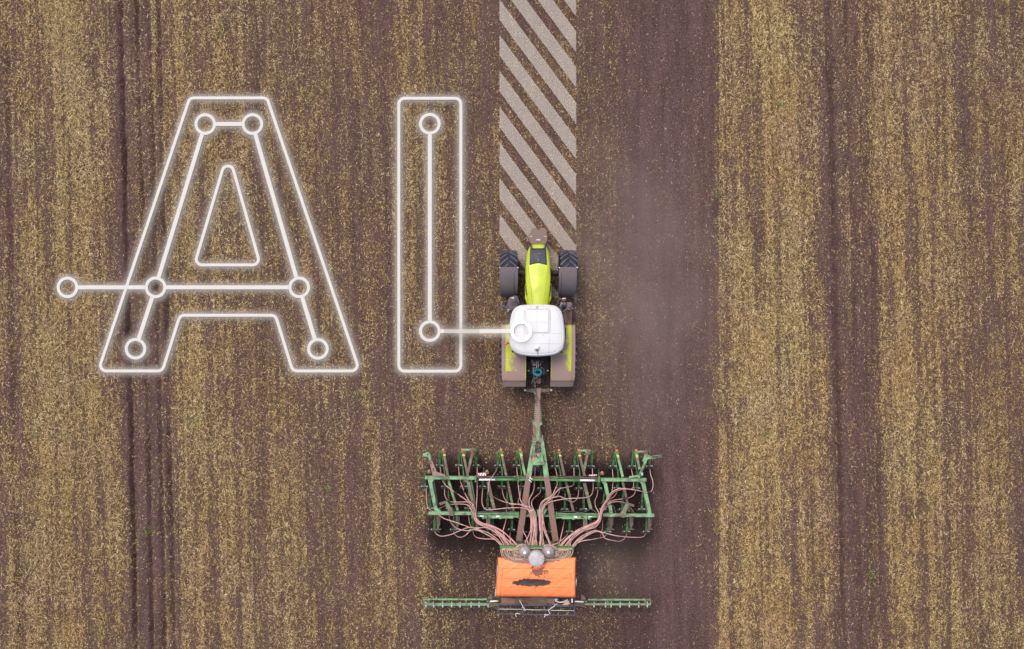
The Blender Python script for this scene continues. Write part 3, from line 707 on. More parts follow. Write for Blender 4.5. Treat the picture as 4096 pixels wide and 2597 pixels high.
# exhaust, steps, mirrors, lamps
c0 = P(2255, 1226, 2.3); mb = MB(); mb.cur = 0
mb.lathe([(.10, 1.3), (.115, 1.5), (.115, 2.2), (.10, 2.25), (.09, 2.3)], (c0.x, c0.y, 0), n=22)
mb.tube([c0+Vector((0, 0, -.1)), c0+Vector((0, .01, .12)), c0+Vector((.015, .06, .22)), c0+Vector((.03, .12, .27))], [.085, .085, .08, .078], 14)
ex = mb.build('exhaust_stack', M['navy'], T)
mb = MB(); mb.lathe([(.118, 2.05), (.122, 2.06), (.122, 2.1), (.118, 2.11)], (c0.x, c0.y, 0), n=22); mb.build('clamp_band', M['steel'], ex)
mb = MB(); p0, p1 = P(2262, 1247, 1.3), P(2285, 1299, 1.3)
mb.box(((p0.x+p1.x)/2, (p0.y+p1.y)/2, 1.1), (abs(p1.x-p0.x)*1.1, abs(p1.y-p0.y), .5)); mb.box(P(2262, 1226, 1.2), (.42, .30, .5)); sb = mb.build('tool_box', M['rust'], T, .015)
mb = MB(); mb.bar(P(2262.5, 1245, 1.42), P(2262.5, 1294, 1.42), .06, .03); mb.bar(P(2256, 1247, 1.42), P(2256, 1280, 1.42), .035, .03); mb.build_each('hand_rail', M['dust'], T)
mb = MB()
for k in range(7):
    y_ = 1250+k*5; mb.bar(P(2268, y_, 1.37), P(2283, y_, 1.37), .012, .01)
mb.build('tread_plate', M['black'], sb)
mb = MB(); q = [z5(u, v, 1.55) for u, v in ((1080, 130), (1180, 60), (1340, 10), (1450, 60), (1510, 250), (1527, 400), (1240, 600), (1010, 430), (1040, 300))]
mb.prism([(p.x, p.y) for p in q], .9, 1.55, .04); tk = mb.build('fuel_tank', M['fender_grey'], T, .02, seg=2)
mb = MB(); mb.bar(z5(1045, 320, 1.56), z5(1400, 430, 1.58), .012, .012); mb.tube([z5(1350, 60, 1.62), z5(1380, 200, 1.64), z5(1440, 330, 1.62), z5(1460, 420, 1.58)], .03, 7); mb.build('tank_strap', M['navy'], tk)
for k, (du, r_) in enumerate(((0, 1), (45, .95), (90, .9), (135, .8))):
    pass
mb = MB()
for du in (0, 45, 95, 140):
    mb.tube(catmull([z5(1120+du*.5, 690, 1.1), z5(1050+du, 770, 1.15), z5(1005+du, 900, 1.15), z5(1010+du, 1010, 1.1), z5(1070+du, 1040, 1.05)]), .010, 5)
mb.build_each('step_rail', M['navy'], T)
for s_ in (-1, 1):
    if s_ < 0: a0, a1, b0, b1 = P(2047, 1240, 2.5), P(2005, 1220, 2.5), P(2011, 1226.5, 2.5), P(1994, 1236, 2.5)
    else: a0, a1, b0, b1 = P(2251, 1249, 2.5), P(2288, 1221, 2.5), P(2281, 1228, 2.5), P(2293.5, 1238, 2.5)
    mb = MB(); mb.bar(a0, a1, .045, .04); mb.box(a1, (.05, .05, .06)); ar = mb.build('mirror_arm', M['navy'], T, .006)
    mb = MB(); mb.bar(b0+Vector((0, 0, .05)), b1+Vector((0, 0, .05)), .06, .42); mi = mb.build('mirror', M['navy'], ar, .01)
    # indicator lamp arms in front of the cab
    if s_ < 0: pth, la, lb_ = [P(2075, 1218, 1.9), P(2068, 1203, 1.95), P(2060, 1194, 1.95), P(2053, 1193, 1.95)], P(2041, 1192.5, 1.97), P(2055, 1192.5, 1.97)
    else: pth, la, lb_ = [P(2229, 1226, 1.9), P(2234, 1205, 1.95), P(2238, 1196, 1.95), P(2249, 1195, 1.95)], P(2264.5, 1194, 1.97), P(2250, 1194, 1.97)
    mb = MB(); mb.tube(pth, .02, 7); mb.box(pth[-1]+Vector((s_*.05, -.03, -.05)), (.16, .09, .1)); la_ = mb.build('lamp_arm', M['navy'], T)
    mb = MB(); mb.bar(la, la.lerp(lb_, .5), .035, .05); mb.build('indicator_lamp', M['orange'], la_)
    mb = MB(); mb.bar(la.lerp(lb_, .52), lb_, .03, .05); mb.build('side_light', M['offwhite'], la_)
c0 = z5(1080, 590, 2.2); mb = MB(); mb.lathe([(.03, -.12), (.08, -.08), (.088, 0), (.07, .01), (.001, .012)], c0, n=18); hl = mb.build('work_lamp', M['navy'], T)
mb = MB()
for a_, l_ in ((.6, .06), (2.3, .05), (4.4, .05)): mb.bar(c0+Vector((0, 0, .022)), c0+Vector((math.cos(a_)*l_, math.sin(a_)*l_, .022)), .016, .012)
mb.build('painted_lamp_glint', M['offwhite'], hl)  # glint on the lamp, laid on as small white bars
c0 = z2(380, 685, 2.85); mb = MB(); mb.lathe([(.06, -.14), (.068, -.1), (.066, -.02), (.045, .02), (.001, .03)], c0, n=18); bc = mb.build('beacon', M['orange'], T)
mb = MB(); mb.tube([c0+Vector((.04, 0, -.12)), z2(440, 676, 2.9)], .022, 6); mb.build('beacon_bracket', M['black'], bc)
mb = MB(); mb.bar(z2(1106, 490, 2.4), z2(1106, 602, 2.4), .045, .1); mb.build('door_handle_rail', M['navy'], T, .01)
# rear linkage
mb = MB()
for s_ in (-1, 1):
    mb.bar(z2(772+s_*118, 900, 1.45), z2(772+s_*112, 1015, 1.4), .10, .12, .12); mb.tube([z2(772+s_*115, 1010, 1.45), z2(772+s_*122, 1100, 1.1), z2(772+s_*150, 1230, .75)], .035, 8)
    mb.bar(z2(772+s_*90, 1010, .9), z2(772+s_*160, 1255, .72), .07, .12)
mb.build_each('lift_arm', M['black'], T, .01)
mb = MB()
for s_ in (-1, 1):
    mb.tube([z2(772+s_*108, 1017, 1.5), z2(772+s_*130, 1017, 1.5)], .025, 8); mb.lathe([(.001, -.05), (.04, -.035), (.045, 0), (.035, .04), (.001, .05)], z2(772+s_*160, 1255, .85), n=14)
mb.build_each('link_ball', M['steel'], T)
mb = MB()
for u in (708, 724, 740, 795): mb.box(z2(u, 930, 1.75), (.045, .10, .12))
mb.box(z2(760, 905, 1.6), (.45, .08, .16)); vb = mb.build('valve_block', M['cable'], T, .006)
mb = MB()
for u in (708, 724, 740, 797): mb.box(z2(u, 948, 1.79), (.04, .04, .08))
mb.build_each('coupler_cap', M['orange'], vb)
mb = MB(); mb.tube([z2(752, 900, 1.78), z2(752, 985, 1.78), z2(712, 985, 1.75), z2(710, 1060, 1.5)], .012, 6); mb.tube([z2(772, 890, 1.8), z2(772, 980, 1.78)], .014, 6); mb.tube([z2(700, 880, 1.7), z2(690, 920, 1.7)], .012, 6); mb.build('steel_pipe', M['steel'], vb)
c0 = z2(765, 1037, 1.55); mb = MB(); pts = []
for k in range(7*24+1):
    a_ = 2*math.pi*k/24; tn = k/24; r_ = .125+.025*math.sin(tn*2.3); pts.append(c0+Vector((math.cos(a_)*r_*1.08+.012*math.sin(tn*3.1), math.sin(a_)*r_*.84+.01*math.cos(tn*4), .015*math.sin(tn*5)+tn*.008)))
mb.tube(pts, .011, 6); mb.build('coiled_cable', M['cyan'], T)
mb = MB(); mb.lathe([(.055, .9), (.06, 1.2), (.05, 1.5), (.02, 1.56), (.001, 1.57)], (c0.x-.03, c0.y, 0), n=16); mb.build('hitch_post', M['navy'], T)
mb = MB(); q = round_poly([(p.x, p.y) for p in (z2(748, 1105, .9), z2(805, 1105, .9), z2(805, 1175, .9), z2(748, 1175, .9))], .04, 4); mb.prism([(p.x, p.y) for p in q], .8, .92); mb.box(z2(772, 1090, .98), (.18, .05, .08)); mb.build('hitch_plate', M['rust'], T, .01)
g = random.Random(12); mb = MB()
for k in range(16):
    u0 = g.uniform(690, 900); v0 = g.uniform(862, 905); pp = [z2(u0, v0, 1.8)]
    for j in range(3): u0 += g.uniform(-28, 28); v0 += g.uniform(2, 32); pp.append(z2(u0, v0, 1.8-.08*j+g.uniform(-.05, .1)))
    mb.tube(catmull(pp, 4), .007, 4)
for k in range(7):
    mb.tube(catmull([z2(785+k*3, 990, 1.75), z2(815+k*4, 975+k*4, 1.82), z2(840+k*2, 1010+k*6, 1.75), z2(835, 1045+k*5, 1.6)], 4), .008, 4)
mb.build('wiring', M['cable'], T)
mb = MB(); mb.tube(catmull([z2(775, 1080, 1.5), z2(735, 1115, 1.3), z2(700, 1150, 1.1), z2(690, 1175, .95)], 4), .008, 5); mb.tube(catmull([z2(740, 1105, 1.3), z2(700, 1135, 1.2), z2(712, 1155, 1.1)], 4), .005, 4); mb.build('loose_cable', M['steel'], T)

# ------------------------------------------------------------ seed drill
D = empty('seed_drill', (TX, -8.4, 0), 'wide green seed drill with pink hoses and orange covered hopper behind the tractor', 'seed drill')
def z3(u, v, z): return P(1660+.32744*u, 1740+.32744*v, z)
def z4(u, v, z): return P(2100+.3275*u, 1740+.3275*v, z)
def zd(u, v, z): return P(1960+.2488*u, 1540+.2488*v, z)
def zm(u, v, z): return P(1950+.2226*u, 2160+.2226*v, z)
def zl(u, v, z): return P(1660+.3255*u, 2100+.3255*v, z)
def zr(u, v, z): return P(2100+.3255*u, 2100+.3255*v, z)
def prismz(mb, fn, pts, z0, z1_, t_=0.0):
    q = [fn(u, v, z1_) for u, v in pts]; return mb.prism([(p.x, p.y) for p in q], z0, z1_, t_)
mb = MB(); mb.bar(zd(580, 88, .78), zd(690, 96, .78), S(12), .12, S(15)); mb.bar(zd(690, 96, .78), zd(735, 96, .78), S(15), .12); mb.bar(zd(820, 96, .78), zd(958, 88, .78), S(14), .12, S(11)); mb.build('hitch_yoke', M['green_dirty'], D, .01)
mb = MB(); prismz(mb, zd, [(735, 55), (825, 55), (815, 140), (808, 245), (768, 245), (748, 140)], .62, .86); mb.build('hitch_tongue', M['dust'], D, .012)
mb = MB(); mb.bar(zd(705+32, 560, .88), zd(772, 880, .95), S(30), .2); mb.bar(zd(772, 240, .80), zd(772, 640, .9), S(20), .15); mb.build('lower_drawbar', M['rust'], D, .01)
mb = MB(); prismz(mb, zd, [(737, 250), (795, 250), (795, 300), (815, 330), (826, 420), (832, 560), (844, 600), (842, 625), (798, 668), (798, 918), (740, 918), (738, 668), (690, 618), (690, 598), (706, 560), (706, 420), (712, 330), (737, 300)], 1.02, 1.08)
db = mb.build('drawbar', M['green'], D, .006)
mb = MB(); prismz(mb, zd, [(742, 256), (792, 256), (806, 340), (808, 590), (790, 660), (775, 740), (765, 740), (755, 660), (722, 590), (724, 340)], 1.075, 1.10, .02); mb.build('mud_crust', M['dust'], db, .01)
mb = MB()
for k in range(8):
    for s_, x0 in ((-1, 724), (1, 806)):
        v = 345+k*33; mb.bar(zd(x0, v, 1.11), zd(x0+s_*30, v+10, 1.10), S(3.1), .03)
mb.build_each('comb_finger', M['black'], db)
mb = MB()
prismz(mb, zd, [(684, 892), (724, 838), (738, 838), (738, 895)], .95, 1.16); prismz(mb, zd, [(804, 838), (812, 838), (856, 880), (850, 895), (804, 895)], .95, 1.16)
mb.bar(zd(675, 905, 1.2), zd(868, 905, 1.2), .035, .05); mb.build_each('pivot_bracket', M['dust'], D, .006)
mb = MB()
for u in (690, 845): mb.bar(zd(u, 815, 1.15), zd(u+6, 905, 1.15), .03, .15)
mb.build_each('pivot_cheek', M['green'], D)
# A-frame legs: green upper, mud caked lower
for s_ in (-1, 1):
    if s_ < 0: p0, p1, p2 = (2137, 1765, 1.35), (2114.5, 1908, 1.50), (2076, 2166, 1.35)
    else: p0, p1, p2 = (2167.5, 1765, 1.35), (2186, 1908, 1.50), (2223, 2166, 1.35)
    mb = MB(); mb.bar(P(*p0), P(*p1), S(15), .16, S(20)); mb.build('frame_leg', M['green'], D, .008)
    mb = MB(); mb.bar(P(*p1), P(*p2), S(20.5), .16, S(24)); mb.build('frame_leg', M['rust'], D, .008, label='mud caked rear frame leg')
mb = MB(); prismz(mb, zd, [(694, 1100), (838, 1096), (875, 1290), (683, 1292)], 1.62, 1.78); cb = mb.build('control_box', M['green'], D, .012, seg=2)
mb = MB(); mb.box(zd(770, 1126, 1.785), (.07, .07, .012)); mb.bar(zd(698, 1165, 1.79), zd(692, 1240, 1.79), .05, .01); mb.build_each('warning_sticker', M['orange'], cb)
mb = MB()
for u, v in ((768, 1163), (768, 1180)): mb.box(zd(u, v, 1.785), (.065, .018, .012))
mb.box(zd(775, 1248, 1.785), (.08, .016, .012))
for u, v in ((744, 1128), (744, 1150)): mb.lathe([(.02, 0), (.02, .02), (.001, .022)], zd(u, v, 1.775), n=10)
mb.tube([zd(805, 1105, 1.79), zd(805, 1285, 1.79)], .004, 4); mb.build_each('box_slot', M['black'], cb)
# cross beams
def beam(name, p0, p1, w_, h, m_, bev=.006): mb = MB(); mb.bar(p0, p1, w_, h); return mb.build(name, m_, D, bev)
beam('cross_beam', z3(120, 524, 1.4), z3(740, 530, 1.4), S(12.5, 1.4), .16, M['green']); beam('cross_beam', z4(925, 550, 1.4), z4(1486, 551, 1.4), S(12.5, 1.4), .16, M['green'])
beam('cross_beam', z3(160, 960, 1.4), z3(740, 962, 1.4), S(12.8, 1.4), .16, M['green']); beam('cross_beam', z4(950, 982, 1.4), z4(1582, 987, 1.4), S(12, 1.4), .16, M['green'])
beam('centre_beam', z3(1250, 548, 1.42), z4(395, 550, 1.42), S(7.5), .12, M['green_clean']); beam('centre_beam', z3(1250, 990, 1.32), z4(375, 992, 1.32), S(7), .1, M['green_clean'])
beam('rear_centre_beam', z3(1265, 530, 1.2), z4(400, 530, 1.2), S(12), .15, M['rust']); beam('rear_centre_beam', z3(1265, 960, 1.15), z4(400, 965, 1.15), S(10), .15, M['black'])
for (a0, a1, b0, b1, fn, flip) in ((740, 1262, 518, 515, z3, 0), (392, 905, 521, 528, z4, 1), (700, 1262, 960, 957, z3, 0), (385, 930, 965, 968, z4, 1)):
    mb = MB(); mb.bar(fn(a0, b0, 1.45), fn(a1, b1, 1.45), S(3), .1); mb.bar(fn(a0, b0+40, 1.4), fn(a1, b1+42, 1.4), S(3), .1); mb.bar(fn(a0, b0+20, 1.3), fn(a1, b1+20, 1.3), S(15), .05); mb.build('hinge_section', M['green_dirty'] if b0 < 700 else M['green'], D, .004)
    mb = MB()
    for u in (a0, a1):
        for dv in (-6, 22, 48): mb.lathe([(.001, 0), (.035, 0), (.035, .05), (.001, .055)], fn(u, b0+dv, 1.43), n=10)
        mb.bar(fn(u, b0-18, 1.5), fn(u, b0+60, 1.5), .04, .16)
    mb.build_each('hinge_pin', M['green_clean'], D)
def ram(p0, p1, f, r, name='hydraulic_ram'):
    mb = MB(); a_, b_ = p0.lerp(p1, f), p1; mb.tube([p0, a_], r, 9); mb.tube([a_, a_.lerp(b_, .08)], r*1.15, 9); o = mb.build(name, M['green_clean'], D)
    mb = MB(); mb.tube([a_, b_], r*.72, 9); mb.build('piston_rod', M['offwhite'], o)
ram(z3(1240, 546, 1.56), z3(785, 547, 1.56), .54, .05); ram(z4(400, 552, 1.56), z4(855, 556, 1.56), .56, .05)
for fn, us in ((z3, (690, 1260)), (z4, (915, 390))):
    mb = MB(); a0, a1 = us; s_ = 1 if a1 > a0 else -1; L = abs(a1-a0)
    dv = 0 if fn is z3 else 8
    mb.bar(fn(a0, 990+dv, 1.52), fn(a1, 1004+dv, 1.52), S(5), .07); mb.bar(fn(a0+s_*150, 1003+dv, 1.53), fn(a1-s_*60, 1006+dv, 1.53), S(10), .03)
    for k in (.25, .32, .62): mb.box(fn(a0+s_*L*k, 1006+dv, 1.55), (.08, .12, .06))
    lk = mb.build('wing_lock', M['green'], D, .005)
    mb = MB(); mb.bar(fn(a0+s_*L*.53, 996+dv, 1.56), fn(a0+s_*L*.62, 996+dv, 1.56), .06, .02); mb.tube([fn(a0+s_*L*.18, 990+dv, 1.57), fn(a0+s_*L*.27, 996+dv, 1.57)], .022, 7); mb.build_each('lock_pin', M['offwhite'], lk)
    mb = MB()
    for k in (.34, .38, .42): mb.lathe([(.001, 0), (.025, 0), (.025, .01), (.001, .012)], fn(a0+s_*L*k, 1004+dv, 1.535), n=10)
    mb.build_each('lock_hole', M['black'], lk)
    mb = MB(); uc = a0+s_*L*.36 if fn is z3 else a0-L*.34
    mb.bar(fn(uc, 1015+dv, 1.35), fn(uc, 1160+dv, 1.2), S(15), .12); sp = mb.build('support_leg', M['green'], D, .006)
    mb = MB(); mb.bar(fn(uc, 1018+dv, 1.362), fn(uc, 1150+dv, 1.215), S(11), .02); mb.build('leg_dirt', M['rust'], sp)
    mb = MB(); mb.tube([fn(uc-9, 1165, 1.15), fn(uc-6, 1205, 1.0)], .016, 6); mb.tube([fn(uc+9, 1165, 1.15), fn(uc+6, 1205, 1.0)], .016, 6); mb.build_each('leg_pin', M['navy'], sp)
# side girders with gussets
def girder(fn, pts, w_, m_, z=1.38, name='side_girder', h=.16):
    mb = MB()
    for i in range(len(pts)-1): mb.bar(fn(*pts[i], z-.002*i), fn(*pts[i+1], z-.002*i), S(w_, z), h)
    return mb.build(name, m_, D, .005)
girder(z3, [(180, 545), (252, 905), (300, 945)], 14.5, M['green']); girder(z4, [(1440, 572), (1522, 930), (1525, 975)], 14.5, M['green'])
mb = MB(); prismz(mb, z3, [(155, 545), (235, 545), (205, 590), (165, 590)], 1.25, 1.376); prismz(mb, z3, [(228, 880), (262, 890), (310, 942), (240, 942)], 1.25, 1.376)
prismz(mb, z4, [(1390, 568), (1466, 568), (1462, 600), (1425, 600)], 1.25, 1.376); prismz(mb, z4, [(1490, 966), (1510, 930), (1540, 935), (1552, 966)], 1.25, 1.376); mb.build_each('gusset_plate', M['green'], D, .004)
girder(z3, [(600, 548), (648, 575), (715, 865)], 13.5, M['green_dirty'], 1.34); girder(z3, [(890, 570), (968, 915)], 13, M['green_dirty'], 1.34)
girder(z4, [(725, 590), (805, 905)], 13, M['green_dirty'], 1.34); girder(z4, [(950, 570), (980, 590), (1052, 940), (1045, 965)], 13.5, M['green'], 1.34)
# slanting coulter carriers running fore and aft
arms = []
def arm(fn, pts, w_, m_, zz): 
    mb = MB()
    for i in range(len(pts)-1): mb.bar(fn(*pts[i], zz[i]), fn(*pts[i+1], zz[i+1]), S(w_), .10)
    o = mb.build('carrier_arm', m_, D, .005); return o
AR = [(z3, [(345, 195), (400, 500)], 'd', 1), (z3, [(405, 545), (520, 925)], 'g', 0), (z3, [(580, 195), (645, 500)], 'd', 1), (z3, [(705, 195), (648, 460)], 'd', 0),
      (z3, [(1050, 195), (1115, 500)], 'd', 1), (z3, [(1130, 560), (1205, 930)], 'd', 0), (z3, [(1285, 195), (1345, 500)], 'g', 1), (z3, [(220, 560), (270, 880)], 'd', 0), (z3, [(680, 560), (730, 850)], 'g', 0),
      (z4, [(415, 200), (480, 495)], 'd', 1), (z4, [(500, 570), (590, 930)], 'd', 0), (z4, [(655, 200), (730, 505)], 'd', 1), (z4, [(770, 200), (722, 440)], 'd', 0),
      (z4, [(1120, 205), (1195, 515)], 'g', 1), (z4, [(1195, 575), (1275, 940)], 'd', 0), (z4, [(1355, 205), (1400, 420)], 'g', 1), (z4, [(1482, 215), (1450, 330)], 'g', 0), (z4, [(1435, 600), (1500, 940)], 'd', 0)]
for fn, pts, mm, cap in AR:
    z_ = (1.12, 1.2) if cap or pts[0][1] < 300 else (1.12, 1.05)
    o = arm(fn, pts, 9.5, M['green_dirty'] if mm == 'd' else M['green'], z_)
    if cap:
        u, v = pts[0]
        mb = MB(); c0 = fn(u, v-15, 1.17); mb.box(c0, (.085, .07, .08), R(-8)); mb.build('end_cap', M['orange'], o, .006)
        mb = MB(); c0 = fn(u+14, v+52, 1.142); mb.box(c0, (.10, .055, .012), R(-8)); mb.build('arm_sticker', M['yellow'], o)
        mb = MB(); p0, p1 = fn(u-28, v+15, 1.15), fn(u+28, v+12, 1.15); mb.bar(p0, p1, .045, .08); mb.bar(fn(u-24, v+20, 1.1), fn(u+18, v+300, 1.12), .016, .03)
        for p_ in (p0, p1): mb.lathe([(.001, 0), (.025, 0), (.025, .02), (.001, .03)], p_, n=8)
        mb.build_each('stay_rod', M['green_clean'], o)
mb = MB()
mb.bar(z3(590, 182, 1.16), z3(740, 182, 1.16), .065, .07); mb.bar(z4(655, 192, 1.16), z4(800, 192, 1.16), .065, .07); mb.bar(z4(1365, 205, 1.16), z4(1500, 207, 1.16), .065, .07)
mb.build_each('bridge_bar', M['green'], D, .004)
for fn, u, v in ((z3, 172, 437), (z3, 878, 440), (z4, 940, 455), (z3, 703, 175), (z4, 770, 187), (z4, 1475, 197)):
    mb = MB(); mb.box(fn(u, v+18, 1.14), (.15, .10, .06)); ec = mb.build('end_plate', M['green_dirty'], D, .005)
    mb = MB(); mb.box(fn(u, v, 1.2), (.075, .06, .08), .15); mb.build('end_cap', M['orange'] if v > 400 else M['rust'], ec, .005)
# row marker arms
mb = MB(); prismz(mb, z3, [(95, 230), (165, 208), (180, 225), (200, 300), (172, 312), (155, 268), (100, 262)], 1.66, 1.72); mk = mb.build('marker_arm', M['green'], D, .006, label='pale green left marker arm')
mb = MB(); prismz(mb, z3, [(175, 318), (208, 308), (265, 450), (372, 490), (372, 505), (215, 500)], 1.60, 1.66); mb.build('marker_bracket', M['dust'], mk, .006)
mb = MB()
for u, v, l_ in ((195, 345, 18), (222, 425, 24), (152, 238, 12)):
    c0 = z3(u, v, 1.724 if v < 300 else 1.664); mb.prism([(c0.x+math.cos(k*math.pi/6)*.022, c0.y+math.sin(k*math.pi/6)*l_*.0028) for k in range(12)], c0.z-.002, c0.z+.002)
mb.build_each('bracket_slot', M['black'], mk)
mb = MB(); prismz(mb, z4, [(1488, 236), (1558, 262), (1545, 292), (1500, 300), (1480, 335), (1455, 320)], 1.66, 1.72); mb.bar(z4(1478, 315, 1.69), z4(1385, 530, 1.60), S(9), .06); mb.bar(z4(1390, 500, 1.55), z4(1270, 520, 1.5), S(7), .05)
mk = mb.build('marker_arm', M['green'], D, .006, label='right marker arm with two thin rods')
mb = MB(); mb.tube([z4(1478, 315, 1.76), z4(1400, 490, 1.70)], .05, 9); mb.tube([z4(1552, 258, 1.75), z4(1670, 246, 1.7)], .014, 6); mb.tube([z4(1530, 295, 1.75), z4(1600, 275, 1.73), z4(1672, 268, 1.7)], .014, 6); mb.build_each('marker_rod', M['green'], mk)
mb = MB()
for k in range(5): mb.tube(catmull([z4(1410+k*6, 455+k*3, 1.83), z4(1430-k*3, 480, 1.85), z4(1425+k*3, 510-k*4, 1.8), z4(1440, 455+k*5, 1.82)], 4), .006, 4)
mb.build('tie_wire', M['steel'], mk)
mb = MB(); mb.bar(z3(298, 848, 1.5), z3(362, 825, 1.55), S(10), .04); prismz(mb, z3, [(358, 812), (385, 805), (468, 925), (468, 990), (425, 990)], 1.5, 1.57); mb.build('parking_stop', M['green_dirty'], D, .006)
mb = MB(); mb.bar(z4(1335, 868, 1.5), z4(1262, 845, 1.55), S(9), .04); prismz(mb, z4, [(1235, 830), (1265, 828), (1272, 850), (1215, 1015), (1165, 1005), (1165, 960)], 1.5, 1.57); mb.build('parking_stop', M['green_dirty'], D, .006)
# red and white boards
for fn, u, v, hh in ((z3, 820, 481, 30), (z4, 830, 492, 12)):
    mb = MB(); c0 = fn(u, v, 1.55); wd = .29; hp = S(hh*.33)
    mb.box(c0, (wd, hp, .02), .03); wbd = mb.build('warning_board', M['offwhite'], D)
    mb = MB()
    for k in (-1, 0, 1):
        x = k*.1; mb.prism([(c0.x+x-.045, c0.y-hp*.48), (c0.x+x-.005, c0.y-hp*.48), (c0.x+x+.045, c0.y+hp*.48), (c0.x+x+.005, c0.y+hp*.48)], c0.z+.011, c0.z+.014)
    mb.build_each('red_band', M['red'], wbd)
# coulters
def make_coulter():
    mb = MB(); mb.bar((0, .34, .80), (0, .02, .72), .045, .05); mb.bar((0, .12, .76), (-.0, -.30, .60), .06, .06, .075); mb.lathe([(.001, 0), (.022, .0), (.016, .06), (.001, .075)], (0, .37, .78), 'Y', 8)
    mb.bar((-.11, -.30, .62), (.12, -.30, .62), .035, .05)
    mb.cur = 1
    for x in (-.105, .07, .115): mb.lathe([(.001, 0), (.018, 0), (.018, .03), (.001, .035)], (x, -.30, .62), n=8)
    o = mb.build('coulter', [M['coulter'], M['steel']], None)
    mb = MB(); mb.tube([(.035, .10, .70), (.05, -.28, .60)], .010, 5); mb.tube([(-.032, .08, .78), (-.035, -.10, .74)], .008, 5); 
    for a_ in mb.build_each('spring_rod', M['green_clean'], None): a_.parent = o
    mb = MB(); mb.bar((.03, .05, .58), (.02, -.34, .35), .05, .25); mb.box((.02, -.40, .33), (.36, .09, .16)); mb.lathe([(.02, -.03), (.20, -.02), (.20, .02), (.02, .03)], (.11, -.33, .20), 'X', 18)
    a_ = mb.build('press_foot', M['black'], None); a_.parent = o
    mb = MB(); mb.bar((.02, -.22, .48), (.02, -.24, .02), .03, .06); a_ = mb.build('seed_tine', M['steel'], None); a_.parent = o
    return o
pos = []
for u in (300, 535, 745, 1010, 1243): pos.append((z3, u, 280))
for u in (368, 612, 818, 1085, 1315, 1522): pos.append((z4, u, 290))
for u in (118, 360, 590, 832, 1062, 1300): pos.append((z3, u, 540))
for u in (195, 430, 665, 900, 1135, 1375): pos.append((z4, u, 560))
for u in (180, 410, 650, 885, 1125, 1390): pos.append((z3, u, 808))
for u in (248, 488, 718, 960, 1195, 1432): pos.append((z4, u, 818))
for u in (237, 470, 705, 945, 1185): pos.append((z3, u, 1068))
for u in (300, 545, 800, 1018, 1250, 1485): pos.append((z4, u, 1092))
pos.append((z3, 1475, 290))
cproto = make_coulter()
for i, (fn, u, v) in enumerate(pos):
    o = cproto if i == 0 else copy_tree(cproto)
    p_ = fn(u, v, .75); o.parent = D; o.location = (p_.x-TX, p_.y+8.4, 0)
    o.rotation_euler = (0, 0, R(-1.5+((i*37) % 7-3)*.8))
# rear row holders hanging behind the second beam
for fn, us in ((z3, (275, 510, 750)), (z4, (1045, 1290, 1515))):
    for u in us:
        mb = MB(); mb.bar(fn(u, 990, 1.25), fn(u+6, 1160, .9), S(9), .08); mb.bar(fn(u+28, 1000, 1.2), fn(u+24, 1110, 1.0), S(4), .05); mb.bar(fn(u-30, 1155, .9), fn(u+45, 1155, .9), .04, .05); mb.build('rear_holder', M['green_dirty'], D, .004)

